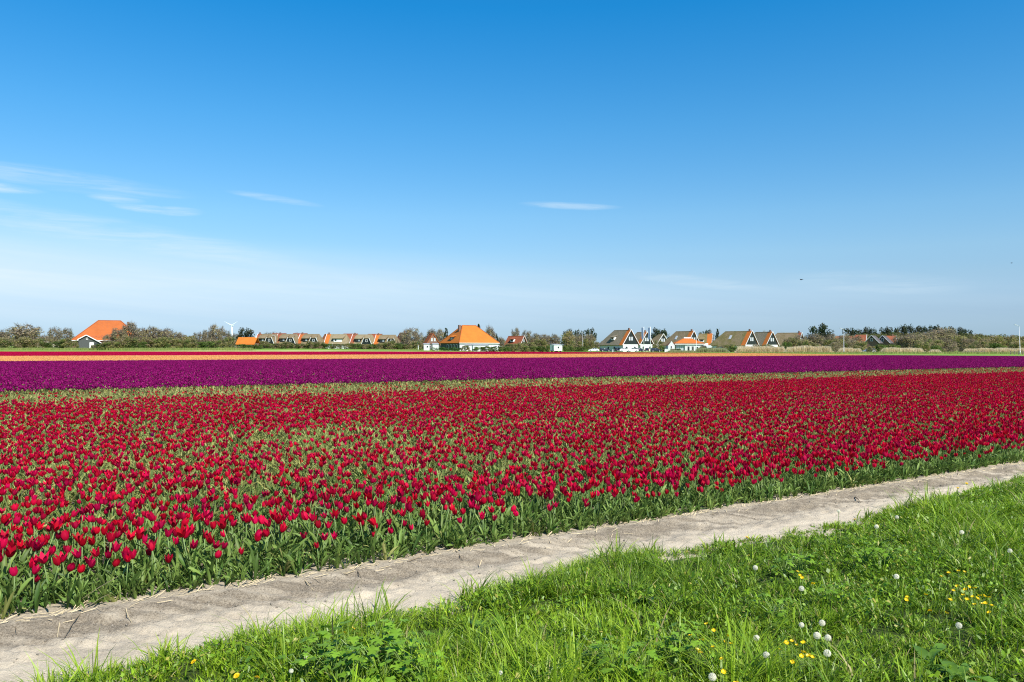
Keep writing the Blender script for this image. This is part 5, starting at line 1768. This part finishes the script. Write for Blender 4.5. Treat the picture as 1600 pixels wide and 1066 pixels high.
# thatched cottages in a row
def cottage(label, px, d, rz, thatch, kind, group, tile='tile_worn'):
    t = thing('thatched_cottage', label, 'cottage', at(px, d), math.radians(rz), group)
    MB().box(-4.3, 4.3, -3.3, 3.3, 0, 2.5).build('wall', M['brick'] if kind != 'white' else M['render_wall'], t)
    r = MB()
    r.slab([(-3.0, -3.9, 2.1), (4.7, -3.9, 2.1), (3.2, 0, 6.4), (-3.0, 0, 6.4)], .32)
    r.slab([(4.7, 3.9, 2.1), (-3.0, 3.9, 2.1), (-3.0, 0, 6.4), (3.2, 0, 6.4)], .32)
    r.slab([(4.7, -3.9, 2.1), (4.7, 3.9, 2.1), (3.2, 0, 6.4)], .32)
    ro = r.build('roof', M[thatch], t)
    g = MB()
    g.slab([(-4.7, -3.9, 2.18), (-3.003, -3.9, 2.18), (-3.003, 0, 6.48), (-4.7, 0, 6.48)], .2)
    g.slab([(-3.003, 3.9, 2.18), (-4.7, 3.9, 2.18), (-4.7, 0, 6.48), (-3.003, 0, 6.48)], .2)
    g.build('tiled_edge', M[tile], t)
    MB().slab([(-4.35, 3.3, 2.4), (-4.35, -3.3, 2.4), (-4.35, 0, 6.1)], .2).build('gable', M['black_board'], t)
    MB().bar((-4.76, -3.95, 2.1), (-4.76, 0, 6.45), .10, .3).build('bargeboard', M['white'], t)
    MB().box(-4.1, -3.6, -.3, .3, 6.2, 7.1).build('chimney', M['brick'], ro)
    wide = kind == 'white'
    x0, x1 = (-1.0, 2.2) if wide else (-2.3, -.4)
    MB().box(x0, x1, -3.35, -1.2, 3.0, 4.55).build('dormer', M['white'] if wide else M['black_board'], ro)
    MB().slab([(x0 - .5, -3.8, 4.5), (x1 + .5, -3.8, 4.5), (x1 + .9, -.6, 6.0), (x0 - .9, -.6, 6.0)], .26).build('dormer_roof', M[thatch], ro)
    k = 3 if not wide else 1
    for j in range(2 if not wide else 1):
        xc = x0 + (j + .5) * (x1 - x0) / 2 if not wide else x0 + .8
        MB().box(xc - .36, xc + .36, -3.39, -3.353, 3.35, 4.3).build('window', M['curtain_glass'] if not wide and j else M['glass'], ro)
    if not wide:
        # cross gable with clipped top, dark boards between white edges
        c = MB()
        c.slab([(.7, -5.2, 2.1), (1.75, -5.2, 5.0), (1.75, -1.0, 5.0), (.7, -3.9, 2.1)][::-1], .26)
        c.slab([(4.9, -5.2, 2.1), (4.9, -3.9, 2.1), (3.75, -1.0, 5.0), (3.75, -5.2, 5.0)][::-1], .26)
        c.slab([(1.55, -5.3, 4.7), (3.95, -5.3, 4.7), (3.2, -1.4, 6.1), (2.3, -1.4, 6.1)], .26)
        c.build('cross_roof', M[thatch], t)
        MB().box(1.0, 4.6, -4.9, -3.3, 0, 2.2).build('bay_wall', M['brick'], t)
        MB().slab([(.95, -5.0, 2.2), (4.65, -5.0, 2.2), (3.65, -5.0, 4.75), (1.85, -5.0, 4.75)], .2).build('gable', M['black_board'], t)
        MB().bar((.72, -5.26, 2.1), (1.72, -5.26, 4.9), .10, .17).build('bargeboard', M['white'], t)
        MB().bar((4.88, -5.26, 2.1), (3.78, -5.26, 4.9), .10, .17).build('bargeboard', M['white'], t)
        window_y(t, 2.75, -5.004, 3.6, .8, 1.1, M['glass'])
    else:
        for xx_ in (-2.0, 2.3):
            window_y(t, xx_, -3.304, 1.3, 1.6, 1.0, M['curtain_glass'])
    return t


CG = 'thatched holiday cottages in a row'
for (lab, px, thr, kind, tile) in [('thatched cottage at the left end of the row, beside the small orange roof', 420, 'thatch_olive', 'bay', 'tile_red'),
                                   ('second thatched cottage of the row from the left, reddish roof edge', 452, 'thatch_olive', 'bay', 'tile_red'),
                                   ('third thatched cottage of the row from the left, pale gable trim', 487, 'thatch_olive', 'bay', 'tile_worn'),
                                   ('thatched cottage of the row with wide white dormer and bright orange edge', 529, 'thatch_pale', 'white', 'tile'),
                                   ('pale thatched cottage with dark clipped gable, right of the white dormer one', 569, 'thatch_pale', 'bay', 'tile_red'),
                                   ('thatched cottage at the right end of the row, by the bare tree', 606, 'thatch_olive', 'bay', 'tile')]:
    co = cottage(lab, px, 350, -10 + 4 * math.sin(px), thr, kind, CG, tile)
    co.scale = (1.12, 1.0, 1.0)
gable_house('gabled_house', 'narrow blue grey gable with orange roof between the third and fourth cottage', 511.5, 358, 6, 5.4, 2.6, 6.6, 66, 'tile', hip=0, strip=0, wall='grey_board', board='grey_board', chimney=False)

for (px, lab) in ((437, 'brown roof showing in the gap right of the first thatched cottage'), (470, 'brown roof showing in the gap left of the third thatched cottage'),
                  (549, 'brown roof showing in the gap right of the white dormer cottage'), (587, 'brown roof showing in the gap left of the last thatched cottage')):
    gable_house('gabled_house', lab, px + 9, 384, 7, 6.0, 3.0, 7.2, 12, 'tile_red', hip=0, strip=0, wall='brick', board='brick', chimney=False, group='brown roofs behind the cottages')

# low house with the plain bright orange roof
t = thing('brick_house', 'low house with plain bright orange roof, below the single pine', 'house', at(387.5, 322), math.radians(-6))
MB().box(-3.7, 3.7, -2.6, 2.6, 0, 2.2).build('wall', M['brick'], t)
r = MB(); r.slab([(-4, -3.1, 1.7), (4, -3.1, 1.7), (4, 0, 4.7), (-4, 0, 4.7)], .2); r.slab([(4, 3.1, 1.7), (-4, 3.1, 1.7), (-4, 0, 4.7), (4, 0, 4.7)], .2)
ro = r.build('roof', M['tile_bright'], t)
MB().box(3.2, 3.7, -.3, .3, 4.4, 5.1).build('chimney', M['render_wall'], ro)
for x_ in (-2.2, 0.0, 2.2):
    window_y(t, x_, -2.603, 1.2, 1.0, 1.0)

# low white building with hipped orange roof
t = thing('white_building', 'low white building with hipped orange roof and a white gabled wing', 'building', at(1072, 322), math.radians(-4))
MB().box(-.9, 5.6, -3.2, 5.0, 0, 3.0).build('wall', M['render_wall'], t)
MB().box(-4.4, -.9, -2.6, 5.0, 0, 2.9).build('glass_front', M['curtain_glass'], t)
for x_ in (-3.5, -2.6, -1.7):
    MB().box(x_ - .06, x_ + .06, -2.68, -2.603, 0, 2.9).build('glazing_bar', M['white'], t)
MB().box(-4.9, 8.2, -3.6, -3.2, 3.0, 3.45).build('fascia', M['white'], t)
r = MB(); c = [(-5.0, -3.7, 3.46), (7.0, -3.7, 3.46), (7.0, 5.6, 3.46), (-5.0, 5.6, 3.46)]; a, b = (-.6, 1.0, 5.7), (1.6, 1.0, 5.7)
for q in ((c[0], c[1], b, a), (c[1], c[2], b), (c[2], c[3], a, b), (c[3], c[0], a)):
    r.slab(q, .18)
ro = r.build('roof', M['tile'], t)
MB().box(-.8, 2.2, .4, 1.6, 5.5, 6.0).build('roof_vent', M['white'], ro)
lw = MB().box(-7.6, -5.0, -3.6, 3.0, 0, 2.6).build('wing_wall', M['render_wall'], t)
MB().slab([(-7.6, -3.6, 2.6), (-5.0, -3.6, 2.6), (-5.8, -3.6, 3.7), (-6.25, -3.6, 4.4), (-6.7, -3.6, 3.7)], .25).build('wing_gable', M['render_wall'], t)
rw = MB(); rw.slab([(-7.7, 3.0, 2.6), (-7.7, -3.35, 2.6), (-6.3, -3.35, 3.9), (-6.3, 3.0, 3.9)], .12); rw.slab([(-4.9, -3.35, 2.6), (-4.9, 3.0, 2.6), (-6.3, 3.0, 3.9), (-6.3, -3.35, 3.9)], .12)
rw.build('wing_roof', M['tile_red'], t)
window_y(t, -6.3, -3.603, 1.9, .6, 1.1)
for x_, wd_, nm in ((.5, 1.0, 'door'), (2.2, .9, 'door'), (3.9, 1.1, 'window')):
    window_y(t, x_, -3.203, 1.25 if nm == 'door' else 1.6, wd_, 2.2 if nm == 'door' else 1.2, None, nm)
MB().box(5.6, 8.2, -2.6, 3.0, 0, 2.95).build('annex_wall', M['render_wall'], t)
t = thing('white_shed', 'small white shed at the right end of the low white building', 'shed', at(1107, 318), 0)
MB().box(-1.0, 1.0, -1.2, 1.2, 0, 2.3).build('wall', M['render_wall'], t)
MB().slab([(-1.15, -1.4, 2.3), (1.15, -1.4, 2.3), (1.15, 1.4, 2.6), (-1.15, 1.4, 2.6)], .12).build('roof', M['white'], t)
window_y(t, .1, -1.203, 1.4, 1.0, .9, M['curtain_glass'])
t = thing('garden_wall', 'white painted garden wall between the cars and the low white building', 'wall', at(1043, 316), 0)
MB().box(-.9, .7, -.15, .15, 0, 1.1).build('wall_panel', M['render_wall'], t)
MB().box(-1.0, .8, -.2, .2, 1.1, 1.2).build('coping', M['white'], t)

# white field cabin on wheels
t = thing('white_cabin', 'white cabin with pent roof and one dark window, alone at the field edge', 'cabin', at(869, 300), math.radians(27))
MB().box(-1.75, 1.75, -1.5, 1.5, .55, 2.75).build('wall', M['white'], t)
MB().slab([(-1.9, -1.7, 2.76), (1.9, -1.7, 2.76), (1.9, 1.7, 3.1), (-1.9, 1.7, 3.1)], .12).build('roof', M['cabin_roof'], t)
MB().box(-1.75, 1.75, 1.38, 1.5, 2.75, 2.98).build('back_board', M['white'], t)
window_y(t, .1, -1.503, 1.75, .95, .95)
MB().box(-1.76, -1.751, -.7, .2, .75, 2.4).build('door', M['curtain_glass'], t)
MB().box(-1.9, 1.9, -1.2, 1.2, .38, .54).build('chassis', M['rubber'], t)
for x_ in (-1.1, 1.1):
    for s in (-1, 1):
        MB().tube([(x_, s * 1.15, .33), (x_, s * 1.38, .33)], [.33, .33], 14).build('wheel', M['rubber'], t)


def shed(label, px, d, wd, dp, ht, rz, win=True):
    t = thing('white_shed', label, 'shed', at(px, d), math.radians(rz))
    MB().box(-wd / 2, wd / 2, -dp / 2, dp / 2, 0, ht).build('wall', M['render_wall'], t)
    MB().slab([(-wd / 2 - .12, -dp / 2 - .15, ht + .01), (wd / 2 + .12, -dp / 2 - .15, ht + .01), (wd / 2 + .12, dp / 2 + .15, ht + .35), (-wd / 2 - .12, dp / 2 + .15, ht + .35)], .1).build('roof', M['cabin_roof'], t)
    if win:
        window_y(t, wd * .15, -dp / 2 - .003, ht * .6, wd * .35, .9, M['glass'])
    return t


shed('white shed left of the farmhouse, the nearer and lower set of two', 666.5, 318, 2.3, 2.2, 2.5, 8)
shed('white shed right beside the left wall of the farmhouse', 680.5, 320, 2.4, 2.2, 2.6, 8, False)
shed('low white outbuilding with dark windows in front of the farmhouse', 750.5, 316, 6.4, 2.6, 2.5, 12)
shed('plain white outbuilding at the middle of the farmhouse front', 732, 322, 2.8, 2.0, 2.4, 12, False)
for (px, lab) in ((771, 'white garden parasol at the right of the farmhouse, inner one'), (779, 'white garden parasol at the right of the farmhouse, outer one')):
    t = thing('garden_parasol', lab, 'parasol', at(px, 312), 0)
    MB().tube([(0, 0, 0), (0, 0, 2.3)], [.04, .03], 6).build('pole', M['steel'], t)
    pm = MB(); n_ = 8
    for j in range(n_):
        a0, a1 = 2 * math.pi * j / n_, 2 * math.pi * (j + 1) / n_
        pm.slab([(1.25 * math.cos(a0), 1.25 * math.sin(a0), 1.95), (1.25 * math.cos(a1), 1.25 * math.sin(a1), 1.95), (0, 0, 2.45)], .02)
    pm.build('canopy', M['white'], t)


# ------------------------------------------------------------------ cars
def car(label, px, d, paint, rz=0, estate=False):
    t = thing('parked_car', label, 'car', at(px, d, .05), math.radians(rz), 'cars parked before the thatched house')
    L, hw = 2.1, .84
    if estate:
        low = [(-2.1, .32), (2.1, .32), (2.14, .62), (2.0, .86), (1.15, .98), (-2.05, 1.0), (-2.14, .6)]
        top = [(1.15, .98), (.45, 1.46), (-1.75, 1.48), (-2.08, 1.0)]
    else:
        low = [(-2.1, .32), (2.1, .32), (2.14, .6), (1.95, .82), (1.1, .94), (-1.55, .98), (-2.08, .92), (-2.14, .6)]
        top = [(1.1, .94), (.4, 1.40), (-.95, 1.42), (-1.7, .98)]

    def ext(prof, w0, w1, nm, mat, par):
        m = MB(); n = len(prof)
        zmin = min(p[1] for p in prof); zmax = max(p[1] for p in prof)
        ww = lambda z: w0 + (w1 - w0) * (z - zmin) / (zmax - zmin)
        for s in (-1, 1):
            m.v += [(p[0], s * ww(p[1]), p[1]) for p in prof]
        m.f.append(tuple(range(n))); m.f.append(tuple(reversed(range(n, 2 * n))))
        for j in range(n):
            j2 = (j + 1) % n
            m.f.append((j, j + n, j2 + n, j2))
        return m.build(nm, mat, par)
    body = ext(low, hw, hw - .06, 'body', paint, t)
    ext(top, hw - .07, hw - .26, 'cabin', M['glass'], t)
    # roof and pillars in body colour
    roof = MB()
    a, b = top[1], top[2]
    roof.box(b[0] - .05, a[0] + .05, -hw + .24, hw - .24, a[1] - .01, a[1] + .05)
    roof.build('roof_panel', paint, t)
    for s in (-1, 1):
        pl = MB()
        for (p0, p1) in ((top[0], top[1]), (top[3], top[2]), ((-.35, .96), (-.35, 1.42))):
            pl.bar((p0[0], s * (hw - .06), p0[1]), (p1[0], s * (hw - .245), p1[1]), .09)
        pl.build('pillar', paint, t)
        for x_ in (-1.3, 1.32):
            wl = MB().tube([(x_, s * (hw - .2), .33), (x_, s * (hw + .02), .33)], [.33, .33], 14).build('wheel', M['rubber'], t)
            MB().tube([(x_, s * (hw + .015), .33), (x_, s * (hw + .03), .33)], [.2, .2], 10).build('rim', M['steel'], wl)
        MB().box(2.06, 2.15, s * .62 - .15, s * .62 + .15, .60, .74).build('headlight', M['lamp_clear'], t)
        MB().box(-2.15, -2.06, s * .66 - .12, s * .66 + .12, .66, .86).build('tail_light', M['lamp_red'], t)
    return t


car('white car at the left end of the parked row', 928, 316, M['car_white'], 172)
car('dark car right of the leftmost white car in the row', 945.5, 322, M['car_dark'], 12, True)
car('second dark car, before the white gable, left of the white pair', 969, 330, M['car_dark'], 15, True)
car('white car before the gable, left one of the touching pair', 976, 316, M['car_white'], 6)
car('white car before the gable, right one of the touching pair', 989, 318, M['car_white'], 178, True)
car('dark car behind the left flagpole', 999, 324, M['car_dark'], 10, True)
car('dark estate car right of the right flagpole', 1024.5, 318, M['car_dark'], 4, True)
car('dark car parked in the shade between the two flagpoles', 1011, 330, M['car_dark'], 80, True)
car('silver car half hidden by shrubs, below the dark gabled houses', 1358, 264, M['car_silver'], 200, True)


# ------------------------------------------------------------------ posts, turbine, fence, birds
def lamp_post(label, px, d, top, arm=-1, lean=0.0):
    x, y, z0 = at(px, d)
    ht = H - (top - hor(px)) * d / F - z0
    t = thing('lamp_post', label, 'lamp post', (x, y, z0), 0, 'lamp posts along the road')
    t.rotation_euler = (0, lean, 0)
    MB().tube([(0, 0, -.2), (0, 0, 1.0), (0, 0, 1.02), (0, 0, ht - .25)], [.11, .11, .075, .055], 10).build('pole', M['steel'], t, True)
    MB().tube([(0, 0, ht - .3), (arm * .25, 0, ht - .05), (arm * .8, -.1, ht + .12)], [.06, .05, .04], 8).build('arm', M['steel'], t, True)
    h = MB().bar((arm * .7, -.09, ht + .10), (arm * 1.45, -.18, ht + .24), .28, .13).build('lamp_head', M['steel'], t)
    MB().bar((arm * .85, -.108, ht + .055), (arm * 1.4, -.176, ht + .16), .2, .03).build('lens', M['lamp_clear'], h)


lamp_post('lamp post at the far left, before the bare trees near the turbine', 352, 420, 525)
lamp_post('thin lamp post in front of the left cottages', 430.5, 345, 524.5)
lamp_post('lamp post right of the white field cabin', 910.5, 331, 519.5)
lamp_post('lamp post standing in the reeds before the wooded dune', 1318.5, 255, 514)
lamp_post('lamp post at the right edge, by the wooden fence', 1594, 218, 508.5, -1, -.035)
for (px, d, top, lab, cat, wd) in [(520, 330, 537, 'thin grey post in the hedge before the cottage with the white dormer', 'post', .10), (653.5, 310, 540, 'white post left of the white sheds', 'post', .12),
                              (957.5, 306, 546, 'small white bollard between the dark car and the white pair', 'bollard', .16), (1088, 312, 524, 'thin white mast before the low white building', 'mast', .09),
                              (1039, 310, 545.8, 'pale bollard left of the white gabled wing', 'bollard', .2)]:
    x, y, z0 = at(px, d)
    ht = H - (top - hor(px)) * d / F - z0
    t = thing('post' if cat != 'bollard' else 'bollard', lab, cat, (x, y, z0))
    MB().tube([(0, 0, -.2), (0, 0, ht)], [wd, wd * .8], 8).build('shaft', M['white'], t)
    MB().tube([(0, 0, ht), (0, 0, ht + .08)], [wd * 1.1, wd * .3], 8).build('cap', M['steel'], t)
for (px, lab) in ((1006, 'left flagpole with hanging blue banner before the thatched houses'), (1016.3, 'right flagpole with hanging blue banner before the thatched houses')):
    x, y, z0 = at(px, 308)
    ht = H - (511 - hor(px)) * 308 / F - z0
    t = thing('flagpole', lab, 'flagpole', (x, y, z0), 0, 'flagpoles at the entrance')
    MB().tube([(0, 0, -.2), (0, 0, ht)], [.10, .07], 10).build('pole', M['white'], t, True)
    MB().bar((0, -.05, ht - .12), (-.95, -.05, ht - .12), .06).build('banner_arm', M['white'], t)
    MB().tube([(0, 0, ht), (0, 0, ht + .15)], [.14, .05], 8).build('finial', M['steel'], t)
    fg = MB()
    cols_ = 5; rows_ = 12; i0 = 0
    for r_i in range(rows_ + 1):
        for c_i in range(cols_ + 1):
            xx_ = -.20 - .72 * c_i / cols_
            fg.v.append((xx_, -.05 + .07 * math.sin(c_i * 1.4 + r_i * .5) * (.3 + r_i / rows_), ht - .2 - 4.6 * r_i / rows_))
    for r_i in range(rows_):
        for c_i in range(cols_):
            a = r_i * (cols_ + 1) + c_i
            fg.f.append((a, a + 1, a + cols_ + 2, a + cols_ + 1))
    fg.build('banner', M['banner'], t, True)
# wind turbine far behind
x, y, z0 = at(362.5, 800)
hub = H - (508.5 - hor(362)) * 800 / F - z0
t = thing('wind_turbine', 'white three bladed wind turbine far behind the trees', 'wind turbine', (x, y, z0))
MB().tube([(0, 0, 0), (0, 0, hub - .5)], [.85, .42], 14).build('tower', M['turbine'], t, True)
MB().box(-.6, .6, -1.2, 2.2, hub - .6, hub + .6).build('nacelle', M['turbine'], t)
lathe(hubm := MB(), [(.05, 0), (.5, .3), (.65, .9)], 10)
ho = hubm.build('hub', M['turbine'], t); ho.location = (0, -2.1, hub); ho.rotation_euler = (math.radians(-90), 0, 0)
for ang in (-33, 58 + 0, -33 - 116):
    pass
for ang in (57, -62, 177):           # clockwise from straight up, seen from the field
    bl = MB()
    prof = [(0.3, .30, .26), (1.2, .55, .20), (3.5, .42, .12), (6.0, .26, .07), (7.9, .08, .03)]
    for (r_, ch, th_) in prof:
        for (cx_, cy_) in ((-ch * .4, 0), (0, -th_), (ch * .6, 0), (0, th_)):
            bl.v.append((cx_, cy_, r_))
    for k in range(len(prof) - 1):
        for j in range(4):
            a = k * 4 + j; b = k * 4 + (j + 1) % 4
            bl.f.append((a, b, b + 4, a + 4))
    bl.f.append((16, 17, 18, 19))
    bo = bl.build('blade', M['turbine'], t)
    bo.location = (0, -1.9, hub); bo.rotation_euler = (0, math.radians(ang), 0)
# fences
def fence(label, p0, p1, d, n, ht, rails):
    t = thing('wooden_fence', label, 'fence', at((p0 + p1) / 2, d))
    x0, x1 = X(p0, d) - t.location.x, X(p1, d) - t.location.x
    for j in range(n):
        x_ = x0 + (x1 - x0) * j / (n - 1)
        MB().box(x_ - .07, x_ + .07, -.07, .07, -.3, ht * RR.uniform(.93, 1.05)).build('post', M['wood_fence'], t)
    for z_ in rails:
        MB().box(x0, x1, -.11, -.073, z_ - .06, z_ + .06).build('rail', M['wood_fence'], t)


fence('short wooden fence at the right edge, by the lamp post', 1579, 1604, 222, 5, 1.15, (.45, .95))
fence('low dark wooden fence before the pale reeds at right', 1509, 1538, 258, 8, .95, (.3, .7))
# birds
for (px, py, d, lab) in ((1252, 437, 70, 'dark bird flying over the right of the village'), (1581, 411, 110, 'tiny bird high up near the right edge')):
    t = thing('bird', lab, 'bird', (X(px, d), d, H - (py - hor(px)) * d / F), .5)
    b_ = MB(); lathe(b_, [(.004, -.13), (.035, -.06), (.045, .0), (.03, .07), (.022, .11), (.003, .14)], 8)
    bo = b_.build('body', M['feather'], t, True); bo.rotation_euler = (math.radians(90), 0, 0)
    for s in (-1, 1):
        MB().slab([(s * .03, .05, .01), (s * .03, -.06, .01), (s * .14, -.04, .05), (s * .24, -.03, .03), (s * .13, .06, .055)][::s], .008).build('wing', M['feather'], t)
